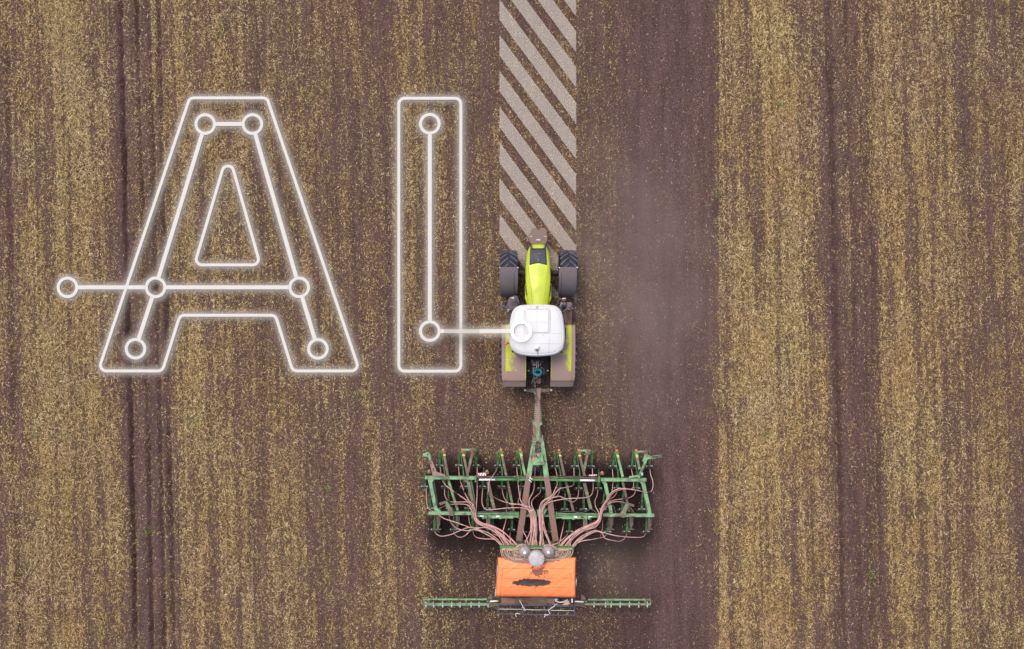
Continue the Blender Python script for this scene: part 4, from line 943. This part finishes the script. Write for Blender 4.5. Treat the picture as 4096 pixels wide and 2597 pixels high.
# hoses
def hose(fn, pts, r=.0165, z0=.62, z1_=1.62, m_=None, name='hose', zs=None):
    n = len(pts); q = []; off = (len(hoses) % 6)*.028
    for i, (u, v) in enumerate(pts):
        f = i/(n-1); z = (zs[i] if zs else z0+(z1_-z0)*min(1, f*2.6)+(.45*max(0, (v-1000)/360) if v > 1000 else 0)+off*min(1, f*3))
        q.append(fn(u, v, z))
    mb = MB(); mb.tube(catmull(q, 5), r, 7); o = mb.build(name, m_ or M['hose'], D); hoses.append(o); return q
hoses = []
HL = [
 [(137, 650), (140, 780), (150, 860), (185, 915), (270, 960), (350, 1020), (480, 1062), (620, 1112), (700, 1135), (860, 1135), (1000, 1190), (1120, 1270), (1190, 1362)],
 [(305, 390), (318, 470), (335, 550), (380, 620), (480, 695), (590, 770), (660, 830), (705, 900), (730, 965), (750, 1040), (820, 1085), (930, 1115), (1060, 1180), (1180, 1270), (1262, 1360)],
 [(533, 390), (540, 480), (560, 580), (600, 690), (650, 790), (700, 850), (722, 965), (745, 1030), (810, 1075), (920, 1100), (1060, 1170), (1160, 1260), (1245, 1360)],
 [(362, 660), (365, 740), (400, 800), (460, 820), (560, 820), (660, 822), (715, 860), (738, 960), (755, 1045), (830, 1095), (930, 1130), (1030, 1190), (1130, 1280), (1225, 1362)],
 [(760, 390), (760, 600), (755, 800), (745, 960), (760, 1035), (840, 1085), (940, 1130), (1010, 1190), (1090, 1280), (1140, 1362)],
 [(280, 905), (350, 875), (440, 850), (560, 845), (650, 860), (690, 920), (712, 970), (735, 1050), (800, 1100), (900, 1140), (990, 1200), (1060, 1290), (1090, 1362)],
 [(655, 660), (670, 740), (700, 830), (718, 965), (740, 1040), (830, 1110), (930, 1150), (1040, 1230), (1090, 1300), (1110, 1362)],
 [(1005, 400), (985, 450), (950, 500), (905, 580), (895, 700)],
 [(830, 655), (820, 740), (820, 830), (850, 900), (930, 915), (1100, 895), (1280, 890), (1370, 910), (1430, 990), (1440, 1120), (1400, 1362)],
 [(955, 750), (1020, 790), (1130, 830), (1290, 855), (1390, 905), (1445, 985), (1455, 1150), (1420, 1362)],
 [(1062, 655), (1080, 740), (1110, 800), (1170, 845), (1300, 850), (1400, 890), (1465, 990), (1475, 1200), (1450, 1362)],
 [(1243, 395), (1255, 550), (1275, 720), (1300, 820), (1380, 900), (1450, 1000), (1462, 1150), (1432, 1362)],
 [(1295, 655), (1285, 740), (1260, 830), (1330, 870), (1400, 950), (1425, 1080), (1400, 1200), (1345, 1330)],
 [(1475, 400), (1460, 520), (1455, 650), (1430, 720), (1398, 790), (1400, 860), (1440, 920), (1480, 1010), (1488, 1180), (1465, 1362)],
 [(240, 1180), (265, 1215), (330, 1237), (430, 1220), (540, 1175), (650, 1132), (760, 1142), (860, 1130), (960, 1170), (1080, 1250), (1165, 1362)],
 [(472, 1185), (495, 1225), (555, 1250), (620, 1225), (680, 1168), (760, 1165), (850, 1205), (950, 1255), (1062, 1362)],
 [(708, 1180), (720, 1220), (760, 1255), (850, 1270), (960, 1275), (1030, 1320), (1050, 1362)],
 [(415, 990), (430, 1050), (460, 1100), (530, 1150), (640, 1170), (760, 1155), (870, 1215), (980, 1280), (1072, 1362)],
 [(655, 920), (660, 1040), (675, 1100), (700, 1130), (790, 1160), (900, 1200), (1000, 1270), (1080, 1362)],
 [(1115, 910), (1115, 1020), (1090, 1120), (1075, 1180), (1100, 1260), (1135, 1362)],
 [(1165, 1190), (1160, 1250), (1175, 1362)],
 [(930, 1140), (960, 1210), (1040, 1240), (1110, 1290), (1150, 1362)],
 [(1325, 1020), (1315, 1120), (1330, 1190), (1360, 1250), (1390, 1362)],
]
HR = [
 [(1525, 420), (1535, 490), (1560, 560), (1562, 640), (1540, 690), (1500, 702), (1440, 695), (1360, 675), (1200, 655), (1110, 670), (1040, 720), (985, 810), (930, 900), (915, 970), (900, 1040), (820, 1100), (690, 1150), (590, 1210), (500, 1290), (440, 1370)],
 [(1350, 685), (1330, 730), (1280, 765), (1200, 780), (1080, 800), (1000, 840), (950, 890), (928, 970), (905, 1050), (840, 1110), (720, 1160), (610, 1220), (530, 1300), (470, 1370)],
 [(1300, 420), (1325, 560), (1310, 655), (1180, 668), (1090, 700), (1020, 780), (960, 870), (908, 970), (890, 1040), (800, 1090), (680, 1140), (570, 1210), (480, 1290), (410, 1370)],
 [(1330, 950), (1280, 880), (1220, 830), (1130, 815), (1050, 830), (970, 880), (935, 970), (915, 1060), (850, 1130), (730, 1165), (630, 1230), (540, 1310), (500, 1372)],
 [(1110, 950), (1085, 880), (1050, 860), (1000, 880), (950, 930), (930, 985), (905, 1060), (820, 1125), (700, 1170), (600, 1230), (520, 1320), (480, 1372)],
 [(890, 670), (880, 740), (855, 810), (865, 880), (905, 970), (880, 1050), (780, 1105), (660, 1150), (550, 1230), (460, 1320), (425, 1370)],
 [(1067, 420), (1075, 550), (1062, 690), (1030, 740), (990, 800), (945, 890), (915, 975), (890, 1060), (780, 1120), (650, 1180), (560, 1270), (530, 1372)],
 [(1125, 700), (1090, 750), (1010, 810), (960, 880), (925, 980), (895, 1070), (790, 1140), (660, 1200), (570, 1290), (545, 1372)],
 [(597, 400), (600, 570), (580, 620), (510, 640), (430, 655), (380, 700), (330, 770), (250, 830), (210, 900), (205, 1000), (215, 1200), (232, 1365)],
 [(822, 410), (832, 600), (825, 700), (790, 750), (700, 770), (520, 778), (340, 810), (255, 850), (215, 930), (215, 1050), (235, 1180), (325, 1365)],
 [(655, 670), (650, 740), (620, 800), (570, 820), (500, 785), (420, 750), (340, 768), (240, 800), (200, 880), (190, 990), (200, 1200), (212, 1365)],
 [(368, 400), (390, 490), (400, 570), (370, 660), (325, 745), (240, 790), (190, 850), (183, 960), (190, 1150), (178, 1365)],
 [(420, 670), (410, 720), (370, 760), (290, 770), (215, 810), (180, 880), (172, 980), (180, 1150), (195, 1250), (185, 1365)],
 [(270, 830), (235, 890), (222, 1000), (245, 1150), (300, 1300), (322, 1362)],
 [(250, 860), (225, 940), (218, 1100), (250, 1200), (310, 1362)],
 [(190, 665), (180, 710), (110, 770), (80, 830), (100, 900), (125, 950), (138, 1050), (130, 1200), (148, 1362)],
 [(125, 390), (118, 560), (105, 690), (55, 780), (48, 860), (85, 940), (115, 1050), (105, 1200), (100, 1362)],
 [(0, 850), (60, 890), (100, 980), (100, 1100), (75, 1200), (55, 1362)],
 [(0, 880), (50, 920), (85, 1000), (80, 1130), (40, 1240), (0, 1310)],
 [(-50, 900), (30, 950), (70, 1030), (70, 1150), (85, 1250), (80, 1362)],
 [(110, 920), (128, 1000), (122, 1150), (125, 1362)],
 [(1470, 1210), (1450, 1240), (1380, 1252), (1220, 1245), (1080, 1225), (950, 1190), (860, 1172), (740, 1210), (640, 1280), (565, 1370)],
 [(1245, 1210), (1210, 1270), (1150, 1300), (1080, 1290), (980, 1265), (940, 1200), (870, 1180), (760, 1230), (660, 1300), (595, 1370)],
 [(1000, 1215), (950, 1250), (800, 1280), (700, 1295), (600, 1340), (560, 1372)],
 [(950, 1040), (935, 1180), (850, 1165), (740, 1230), (620, 1310), (580, 1372)],
 [(480, 1040), (465, 1130), (430, 1280), (412, 1350)],
 [(525, 1190), (500, 1240), (400, 1320), (330, 1342)],
 [(700, 1140), (640, 1170), (560, 1230), (540, 1310), (570, 1372)],
]
for pts in HL: hose(z3, pts)
for pts in HR: hose(z4, pts)
# dark joining sleeves on the hoses
mb = MB()
for fn, a_, b_ in ((z3, (475, 693), (520, 722)), (z3, (395, 795), (430, 812)), (z3, (590, 675), (605, 712)), (z3, (190, 914), (225, 921)), (z3, (330, 885), (362, 872)), (z4, (1255, 660), (1300, 666)), (z4, (1190, 780), (1255, 770)), (z4, (1500, 702), (1535, 692)), (z4, (975, 865), (1005, 835)), (z3, (950, 1255), (990, 1285)), (z4, (1090, 890), (1098, 925))):
    mb.tube([fn(*a_, 1.66), fn(*b_, 1.66)], .028, 7)
mb.build_each('hose_sleeve', M['black'], D)
# feed cables beside the drawbar
g = random.Random(5)
for k in range(6):
    mb = MB(); dx = g.uniform(-12, 14)
    mb.tube(catmull([z2(706+k*3, 960, 1.6), z2(712+k*3, 1100, 1.35), P(2137+k*1.0, 1540, 1.1), P(2141+g.uniform(-3, 3), 1575, 1.0), P(2146+g.uniform(-4, 3), 1602, 1.1), P(2143+k*1.0, 1625, 1.14)], 6), .011, 5); mb.build('hydraulic_hose', M['cable'], D)
mb = MB()
for k in range(7):
    x = 745+k*9; mb.tube(catmull([zd(765+k*4, 905, 1.2), zd(755+k*7+g.uniform(-8, 8), 1000, 1.45), zd(735+k*10, 1090, 1.75)], 5), .009, 5)
mb.tube(catmull([zd(745, 930, 1.4), zd(700, 1010, 1.45), zd(670, 1120, 1.5), zd(665, 1200, 1.5)], 5), .01, 5); mb.tube(catmull([zd(800, 930, 1.4), zd(830, 1030, 1.45), zd(868, 1060, 1.5)], 5), .01, 5)
mb.tube(catmull([zd(770, 1290, 1.7), zd(768, 1370, 1.4), zd(778, 1400, 1.35), zd(795, 1370, 1.4), zd(790, 1290, 1.7)], 5), .008, 5); mb.tube(catmull([zd(715, 1295, 1.7), zd(695, 1370, 1.5), zd(668, 1420, 1.5)], 5), .012, 5); mb.tube(catmull([zd(805, 1295, 1.7), zd(835, 1370, 1.5), zd(860, 1440, 1.5)], 5), .008, 5)
mb.build_each('wiring_loom', M['cable'], D)
mb = MB()
for fn, pts in ((z3, [(740, 520), (900, 505), (1100, 512), (1240, 502), (1330, 515)]), (z4, [(300, 518), (420, 500), (600, 512), (760, 500), (880, 520)]), (z3, [(745, 945), (900, 930), (1050, 945), (1240, 935)]), (z4, [(390, 948), (560, 935), (700, 950), (800, 905), (870, 950)]), (z3, [(1400, 1190), (1330, 1190), (1290, 1280), (1360, 1290), (1400, 1270)])):
    mb.tube(catmull([fn(u, v, 1.55) for u, v in pts], 5), .011, 5)
mb.build_each('brake_line', M['cable'], D)
mb = MB(); mb.tube([z3(1395, 935, 1.9), z3(1455, 910, 1.92)], .012, 5); mb.build('cable_tie', M['offwhite'], D)
for c_ in ((1412, 540), ): 
    mb = MB(); mb.bar(z3(1400, 520, 1.62), z3(1432, 545, 1.62), .04, .05); mb.tube([z3(1390, 545, 1.6), z3(1425, 580, 1.6)], .02, 6); mb.build_each('valve_fitting', M['steel'], D)
mb = MB(); prismz(mb, z4, [(145, 915), (270, 912), (235, 985), (150, 985)], 1.35, 1.42); mb.build('centre_plate', M['green'], D, .005)
# land wheel seen between the centre hoses and the hopper wheels
def dwheel(c, Rr, W):
    mb = MB(); mb.lathe([(Rr*.5, -W*.3), (Rr*.8, -W*.5), (Rr*.97, -W*.42), (Rr, 0), (Rr*.97, W*.42), (Rr*.8, W*.5), (Rr*.5, W*.3)], c, 'X', 36)
    o = mb.build('drill_wheel', M['rubber'], D)
    mb = MB(); mb.lathe([(.02, -W*.2), (Rr*.52, -W*.25), (Rr*.52, W*.25), (.02, W*.2)], c, 'X', 24); mb.build('wheel_hub', M['rust'], o)
for x in (-1.15, -.38, .40, 1.17): dwheel(Vector((TX+x, -8.55, .42)), .42, .30)
p_ = P(2152, 2140, .8); dwheel(Vector((p_.x, p_.y, .5)), .45, .14)
mb = MB(); p_ = P(2150, 2172, .9); mb.box((p_.x, p_.y, .9), (1.6, .12, .16)); mb.box((TX, -8.55, .5), (2.6, .12, .12)); mb.build('axle_beam', M['green_dirty'], D, .01)
# hopper body
mb = MB(); p0, p1 = P(2000, 2240, 2.3), P(2298, 2385, 2.3); HX0, HX1, HY0, HY1 = p0.x, p1.x, p1.y, p0.y
mb.loft([[(HX0+.35, HY0+.3, .9), (HX1-.35, HY0+.3, .9), (HX1-.35, HY1-.3, .9), (HX0+.35, HY1-.3, .9)], [(HX0, HY0, 1.8), (HX1, HY0, 1.8), (HX1, HY1, 1.8), (HX0, HY1, 1.8)], [(HX0, HY0, 2.35), (HX1, HY0, 2.35), (HX1, HY1, 2.35), (HX0, HY1, 2.35)]])
hop = mb.build('hopper', M['orange'], D, .02)
# cover: sagging tarpaulin with rolled side hems
mb = MB(); nu, nv = 56, 34; rings = []; g2 = np.random.default_rng(4)
cvr = zm(880, 690, 2.55)
for j in range(nv+1):
    f = j/nv; row = []
    for i in range(nu+1):
        e_ = i/nu; x = e_*2-1
        ul = 178-28*f+8*math.sin(f*6); ur = 1600-20*f-6*math.sin(f*5)
        u = ul+(ur-ul)*e_; v = (305+30*x*0)+(1022-305)*f+(18*e_ if f > .5 else 6*e_)*f
        edge_ = 1-abs(x); hem = math.exp(-((edge_-.055)/.04)**2)
        z = 2.45+.22*math.sin(math.pi*min(1, f*1.05))**.6*(1-abs(x)**3*.4)-.05*math.exp(-((f-.64)/.09)**2)*math.exp(-(x/.6)**2)
        z += .035*hem-.10*max(0, .035-edge_)/.035 - .25*max(0, .03-min(f, 1-f))/.03
        z += .012*math.sin(u*.022+f*9)*math.sin(f*22+x*4)+.010*math.sin((u*.6+v)*.06)*(1-f)*abs(x)+.006*(g2.random()-.5)
        row.append(zm(u, v, z))
    rings.append(row)
mb.sm = True; mb.loft(rings, closed=False)
cv = mb.build('hopper_cover', M['cover'], D, origin=D.location)
cvo = cvr-Vector(D.location); cv.data.transform(Matrix.Translation(-cvo)); cv.location = cvo
so = cv.modifiers.new('s', 'SOLIDIFY'); so.thickness = .02
def cover_seam(pts, r=.007):
    return [zm(u, v, 0) for u, v in pts]
M['tarp_edge'] = paint('dark_orange_seam', (.50, .09, .015), amount=.4, scale=6, rough=.7, var=.2)
def czz(u, v):
    f = min(max((v-305)/720, 0), 1); e_ = (u-165)/1425; x = e_*2-1
    return 2.45+.22*math.sin(math.pi*min(1, f*1.05))**.6*(1-abs(x)**3*.4)-.05*math.exp(-((f-.64)/.09)**2)*math.exp(-(x/.6)**2)+.004
mb = MB()
for pts in ([(262, 512), (880, 512), (1510, 520)], [(275, 690), (880, 685), (1495, 695)], [(245, 850), (860, 845), (1500, 855)], [(240, 985), (860, 985), (1500, 1000)], [(862, 850), (862, 985)], [(200, 350), (262, 450), (270, 600), (258, 760), (235, 900), (225, 1010)], [(1570, 360), (1515, 450), (1505, 620), (1502, 800), (1515, 1000)]):
    q = []
    for i in range(len(pts)-1):
        for k in range(8): u = pts[i][0]+(pts[i+1][0]-pts[i][0])*k/8; v = pts[i][1]+(pts[i+1][1]-pts[i][1])*k/8; q.append(zm(u, v, czz(u, v)))
    q.append(zm(*pts[-1], czz(*pts[-1]))); mb.tube(q, .007, 5)
mb.build('cover_seam', M['tarp_edge'], cv)
for pts in ([(180, 460), (168, 690), (150, 890), (135, 1020)], [(1582, 480), (1578, 600), (1570, 720)], [(1600, 700), (1585, 830), (1572, 950)]):
    mb = MB(); mb.tube([zm(u, v, 2.42) for u, v in pts], .016, 6); mb.build('cover_rod', M['steel'], D)
# distributor tray and heads
mb = MB(); mb.bar(zm(222, 133, 2.35), zm(1550, 150, 2.35), S(7.5), .2); tr = mb.build('tray_rail', M['green_clean'], D, .006)
mb = MB(); a_, b_, c_, d_ = zm(222, 150, 2.0), zm(1550, 165, 2.0), zm(1560, 310, 2.0), zm(205, 310, 2.0); mb.prism([(p.x, p.y) for p in (a_, b_, c_, d_)], 1.7, 2.05); mb.build('distributor_tray', M['black'], D, .01)
def head(c, r, bowl):
    mb = MB(); mb.lathe([(r*.35, -1.0), (r*.35, -.3), (r*.95, -.22), (r, -.16), (r, -.02), (r*.97, 0), (r*.90, -.012), (r*.86, -.008 if not bowl else .0), (r*.6, .01 if not bowl else .05), (r*.3, .014 if not bowl else .085), (.001, .015 if not bowl else .095)], c, n=36)
    o = mb.build('distributor_head', M['head'], D); mb = MB()
    for k in range(18):
        a_ = 2*math.pi*k/18; mb.lathe([(.001, 0), (.012, 0), (.012, .016), (.001, .018)], Vector(c)+Vector((math.cos(a_)*r*.95, math.sin(a_)*r*.95, -.006)), n=6)
    mb.build_each('head_bolt', M['black'], o)
    if bowl:
        mb = MB(); mb.lathe([(.001, .095), (.035, .097), (.05, .09), (.055, .075), (.03, .07)], c, n=16); mb.build('head_cap', M['offwhite'], o)
    return o
M['head'] = paint('scuffed_grey_lid', (.41, .40, .42), dirt=(.26, .20, .19), amount=.36, scale=5, rough=.45, var=.12, soft=.10)
M['head2'] = paint('stained_grey_lid', (.34, .30, .33), dirt=(.22, .16, .15), amount=.5, scale=6, rough=.35, var=.2, soft=.2)
head(zm(882, 343, 3.05), S(32.5, 3.05), False)
for u, v in ((667, 220), (1092, 214)):
    o = head(zm(u, v, 2.8), S(24, 2.8), True); o.data.materials[0] = M['head2']; o['label'] = 'smaller domed distributor head'
# coiled seed hoses around the heads
g = random.Random(21)
CO = []
for k in range(13):
    L_ = 240+k*30; T_ = 158+k*6.5; B_ = 405-k*14
    CO.append([(690-k*4, 150+k*7), (560, 148+k*6), (L_+110, T_-4), (L_+25, T_+4), (L_, T_+35), (L_+45, (T_+B_)/2+35), (L_+130, B_-18), (540+k*4, B_), (690, B_-12), (790, B_-40)])
    R_ = 1530-k*30; B_ = 400-k*14
    CO.append([(1075+k*4, 150+k*7), (1200, 156+k*6), (R_-110, T_+4), (R_-25, T_+10), (R_, T_+42), (R_-45, (T_+B_)/2+35), (R_-130, B_-18), (1210-k*4, B_), (1060, B_-8), (970, B_-40)])
for k in range(3):
    CO.append([(500+k*30, 150), (560+k*25, 95+k*12), (650+k*5, 80+k*14), (720+k*3, 115+k*8), (760, 180)]); CO.append([(1010+k*5, 170), (1020+k*8, 100+k*10), (1100, 82+k*12), (1180, 110+k*10), (1260-k*15, 175)])
for i, pts in enumerate(CO):
    q = [(u+g.uniform(-7, 7), v+g.uniform(-7, 7)) for u, v in pts]
    mb = MB(); zb = 2.42+.02*(i % 11)+(.12 if i >= 26 else 0); mb.tube(catmull([zm(u, v, zb+g.uniform(-.015, .03)) for u, v in q], 5), .019, 7); mb.build('coiled_hose', M['coil'], D)
for k in range(9):
    u = 775+k*27; mb = MB(); mb.tube(catmull([zm(u-14, 200, 2.3), zm(u-12, 160, 2.5), zm(u, 148+abs(k-4)*2, 2.58), zm(u+12, 160, 2.5), zm(u+12, 215, 2.35)], 4), .019, 7); mb.build('coiled_hose', M['coil'], D)
# loading platform and railing
mb = MB(); prismz(mb, zm, [(245, 1045), (1200, 1050), (1210, 1168), (250, 1160)], 1.28, 1.34); plf = mb.build('platform', M['rust'], D, .006)
mb = MB()
for r_ in range(5):
    for k in range(34):
        u = 490+k*17+(8 if r_ % 2 else 0); v = 1066+r_*19; c0 = zm(u, v, 1.342); mb.box(c0, (.018, .03, .004))
mb.build('grating_hole', M['black'], plf)
mb = MB(); mb.bar(zm(350, 1048, 1.38), zm(1070, 1140, 1.38), .035, .03, .03); mb.bar(zm(780, 1066, 1.355), zm(1060, 1072, 1.355), .16, .01); mb.build('platform_brace', M['green_dirty'], plf)
mb = MB(); prismz(mb, zm, [(1200, 1060), (1270, 1060), (1235, 1090), (1290, 1115), (1380, 1100), (1440, 1068), (1450, 1090), (1380, 1125), (1300, 1135), (1220, 1110)], 1.34, 1.36); mb.bar(zm(1520, 1055, 1.6), zm(1520, 1130, 1.6), .055, .04); mb.build('ladder_bracket', M['steel'], plf)
for a_, b_, v0 in ((182, 632, 1160), (650, 1108, 1172), (1122, 1565, 1184)):
    def q_(u, v): return zm(u, v, 1.75)
    ring_ = [q_(a_+18, v0), q_(a_+8, v0+120), q_(a_, v0+160), q_(a_+12, v0+170), q_(b_-12, v0+172), q_(b_, v0+160), q_(b_-4, v0+10)]
    mb = MB(); mb.tube(ring_, .022, 8); mb.tube([q_(a_+16, v0), q_(b_, v0+6)], .028, 8); rl = mb.build('railing', M['navy'], D)
    mb = MB(); mb.tube([q_(a_+14, v0+82), q_(b_-2, v0+88)], .010, 6); mb.build('middle_rail', M['steel'], rl)
    mb = MB()
    for u in (a_+20, b_-20): mb.tube([zm(u, v0, 1.75), zm(u, v0-30, 1.3)], .02, 6)
    mb.build_each('railing_post', M['navy'], rl)
mb = MB(); prismz(mb, zm, [(1350, 1160), (1395, 1120), (1440, 1090), (1470, 1100), (1462, 1130), (1490, 1135), (1485, 1150), (1440, 1165), (1455, 1175), (1380, 1185), (1355, 1175)], 1.40, 1.42)
M['rag'] = paint('pink_beige_rag', (.55, .36, .31), amount=.3, scale=9, rough=.9, var=.1)
p_ = zm(1420, 1140, 1.4); o = mb.build('torn_rag', M['rag'], None, origin=(p_.x, p_.y, 1.4)); tag(o, 'torn pinkish rag lying at the right end of the drill loading platform', 'rag')
for i, (pts, lb_) in enumerate((([(575, 1085), (600, 1130), (618, 1165), (640, 1190), (630, 1210), (665, 1230), (650, 1255), (690, 1262)], 'long white string tied where the left and middle railings meet'),
                     ([(1260, 1150), (1220, 1160), (1190, 1200), (1150, 1220), (1120, 1250), (1090, 1265), (1105, 1290), (1125, 1330)], 'white string hanging between the middle and right railings'),
                     ([(585, 1335), (545, 1318), (515, 1325), (505, 1350), (522, 1385)], 'short white string knotted on the outer bar of the left railing'),
                     ([(1105, 1345), (1060, 1350), (1030, 1335), (1035, 1360), (1020, 1392)], 'short white string knotted on the outer bar of the middle railing'))):
    mb = MB(); q = [zm(u, v, 1.80) for u, v in pts]; mb.tube(catmull(q, 4), .011, 5); o = mb.build('string', M['offwhite'], None, origin=q[0]); tag(o, lb_, 'string', 'white strings tied to the drill railing')
# rear harrow wings
for s_, fn, e0, e1 in ((-1, zl, 102, 885), (1, zr, 1542, 772)):
    d_ = 1 if e1 > e0 else -1
    mb = MB(); mb.bar(fn(e0, 917 if s_ < 0 else 922, .75), fn(e1, 916 if s_ < 0 else 921, .75), S(5.6), .07); h1 = mb.build('harrow_rail', M['green'], D, .004)
    mb = MB(); mb.bar(fn(e0-d_*3, 972 if s_ < 0 else 975, .70), fn(e1+d_*40, 972 if s_ < 0 else 975, .70), S(5.6), .06); mb.build('harrow_rail', M['green'], D, .004)
    mb = MB(); mb.bar(fn(e0+d_*5, 990, .62), fn(e1, 988, .62), S(4.0), .04); mb.build('harrow_rail', M['green_dirty'] if s_ > 0 else M['green'], D, .004)
    mb = MB(); mb.bar(fn(e0, 910, .72), fn(e0-d_*1, 985, .72), .035, .1)
    mb.build('harrow_end_plate', M['green'], D); mb = MB()
    for u in ((165, 628) if s_ < 0 else (1015, 1478)): mb.bar(fn(u, 915, .74), fn(u, 968, .72), S(8), .05); mb.bar(fn(u-12, 985, .66), fn(u-12, 1028, .5), .025, .06); mb.bar(fn(u+12, 985, .66), fn(u+12, 1028, .5), .025, .06)
    mb.build_each('harrow_post', M['green_dirty'], D)
    for u in ((135, 228, 340, 450, 555, 690, 788, 900) if s_ < 0 else (848, 990, 1060, 1170, 1285, 1400, 1505)):
        mb = MB(); mb.tube([fn(u, 945, .68), fn(u, 1000, .60)], .014, 7); tn = mb.build('tine_clamp', M['steel'], D)
        mb = MB(); mb.bar(fn(u-1, 992, .64), fn(u-1, 1014, .58), .045, .04); mb.build('clamp_plate', M['steel'], tn)
        mb = MB(); mb.tube(catmull([fn(u+5, 1000, .58), fn(u+18, 1040, .3), fn(u+35, 1075, .03)], 4), .008, 5); mb.tube(catmull([fn(u-5, 1000, .58), fn(u+5, 1040, .3), fn(u+20, 1075, .03)], 4), .008, 5); mb.build('spring_tine', M['black'], tn)
    mb = MB()
    if s_ < 0:
        prismz(mb, fn, [(888, 912), (905, 885), (935, 855), (948, 856), (948, 905), (925, 915)], .8, .9); mb.bar(fn(880, 938, .85), fn(930, 945, .85), S(6), .06); mb.bar(fn(880, 960, .75), fn(1020, 965, .8), S(4), .06); mb.bar(fn(900, 1000, .7), fn(1020, 988, .8), S(4), .05); mb.bar(fn(940, 900, .8), fn(940, 1010, .8), S(5), .06)
    else:
        prismz(mb, fn, [(688, 862), (702, 862), (735, 880), (748, 920), (690, 925)], .8, .9); mb.bar(fn(765, 945, .85), fn(735, 940, .85), S(6), .06); mb.bar(fn(770, 965, .75), fn(610, 970, .8), S(4), .06); mb.bar(fn(740, 998, .7), fn(610, 985, .8), S(4), .05); mb.bar(fn(700, 910, .8), fn(700, 1005, .8), S(5), .06)
    mb.build('harrow_hinge', M['green_dirty'], D, .004)
    mb = MB(); mb.tube([fn(925, 940, .92), fn(1015, 935, .95)] if s_ < 0 else [fn(722, 945, .92), fn(612, 941, .95)], .03, 7); mb.build('harrow_ram', M['offwhite'], D)
mb = MB(); mb.bar(zm(100, 1150, .75), zm(1650, 1175, .75), S(7), .08)
for k in range(9):
    u = 310+k*140; mb.tube([zm(u, 1165, .72), zm(u+40, 1225, .3)], .010, 5)
mb.build('centre_harrow', M['green_dirty'], D)
# dust drifting off the worked strip: one ragged low cloud
def dust_cloud(name, c, rad, dens, label):
    bm = bmesh.new(); bmesh.ops.create_icosphere(bm, subdivisions=3, radius=1.0); me = bpy.data.meshes.new(name)
    for v in bm.verts: v.co = Vector((v.co.x*rad[0], v.co.y*rad[1], v.co.z*rad[2]))
    bm.to_mesh(me); bm.free(); o = bpy.data.objects.new(name, me); C.objects.link(o); o.location = c
    m = bpy.data.materials.new('dust_volume'); m.use_nodes = True; t = m.node_tree; t.nodes.clear()
    out = t.nodes.new('ShaderNodeOutputMaterial'); pv = t.nodes.new('ShaderNodeVolumePrincipled'); t.links.new(pv.outputs[0], out.inputs['Volume'])
    pv.inputs['Color'].default_value = (1.0, .80, .70, 1); pv.inputs['Anisotropy'].default_value = .0
    co = objco(t); dv = t.nodes.new('ShaderNodeVectorMath'); dv.operation = 'DIVIDE'; t.links.new(co, dv.inputs[0]); dv.inputs[1].default_value = rad
    ln = t.nodes.new('ShaderNodeVectorMath'); ln.operation = 'LENGTH'; t.links.new(dv.outputs[0], ln.inputs[0])
    fall = math_(t, 'SUBTRACT', 1.0, ln.outputs['Value'], True); fall = math_(t, 'POWER', fall, 1.3)
    nz = ramp(t, noise(t, co, .45, 2, .5, .2), [(.25, 0.15), (.8, 1.0)])
    t.links.new(math_(t, 'MULTIPLY', math_(t, 'MULTIPLY', fall, nz), dens), pv.inputs['Density'])
    me.materials.append(m); return tag(o, label, 'dust', kind='stuff')
dust_cloud('dust_cloud', P(2560, 1150, .9), (4.0, 7.5, 1.4), .36, 'pale dust drifting over the bare strip right of the tractor')
dust_cloud('dust_cloud', P(2430, 2230, .7), (3.2, 2.2, 1.0), .22, 'thin dust rising behind the right wing of the seed drill')
print('hoses', len(hoses), 'objects', len(bpy.data.objects))
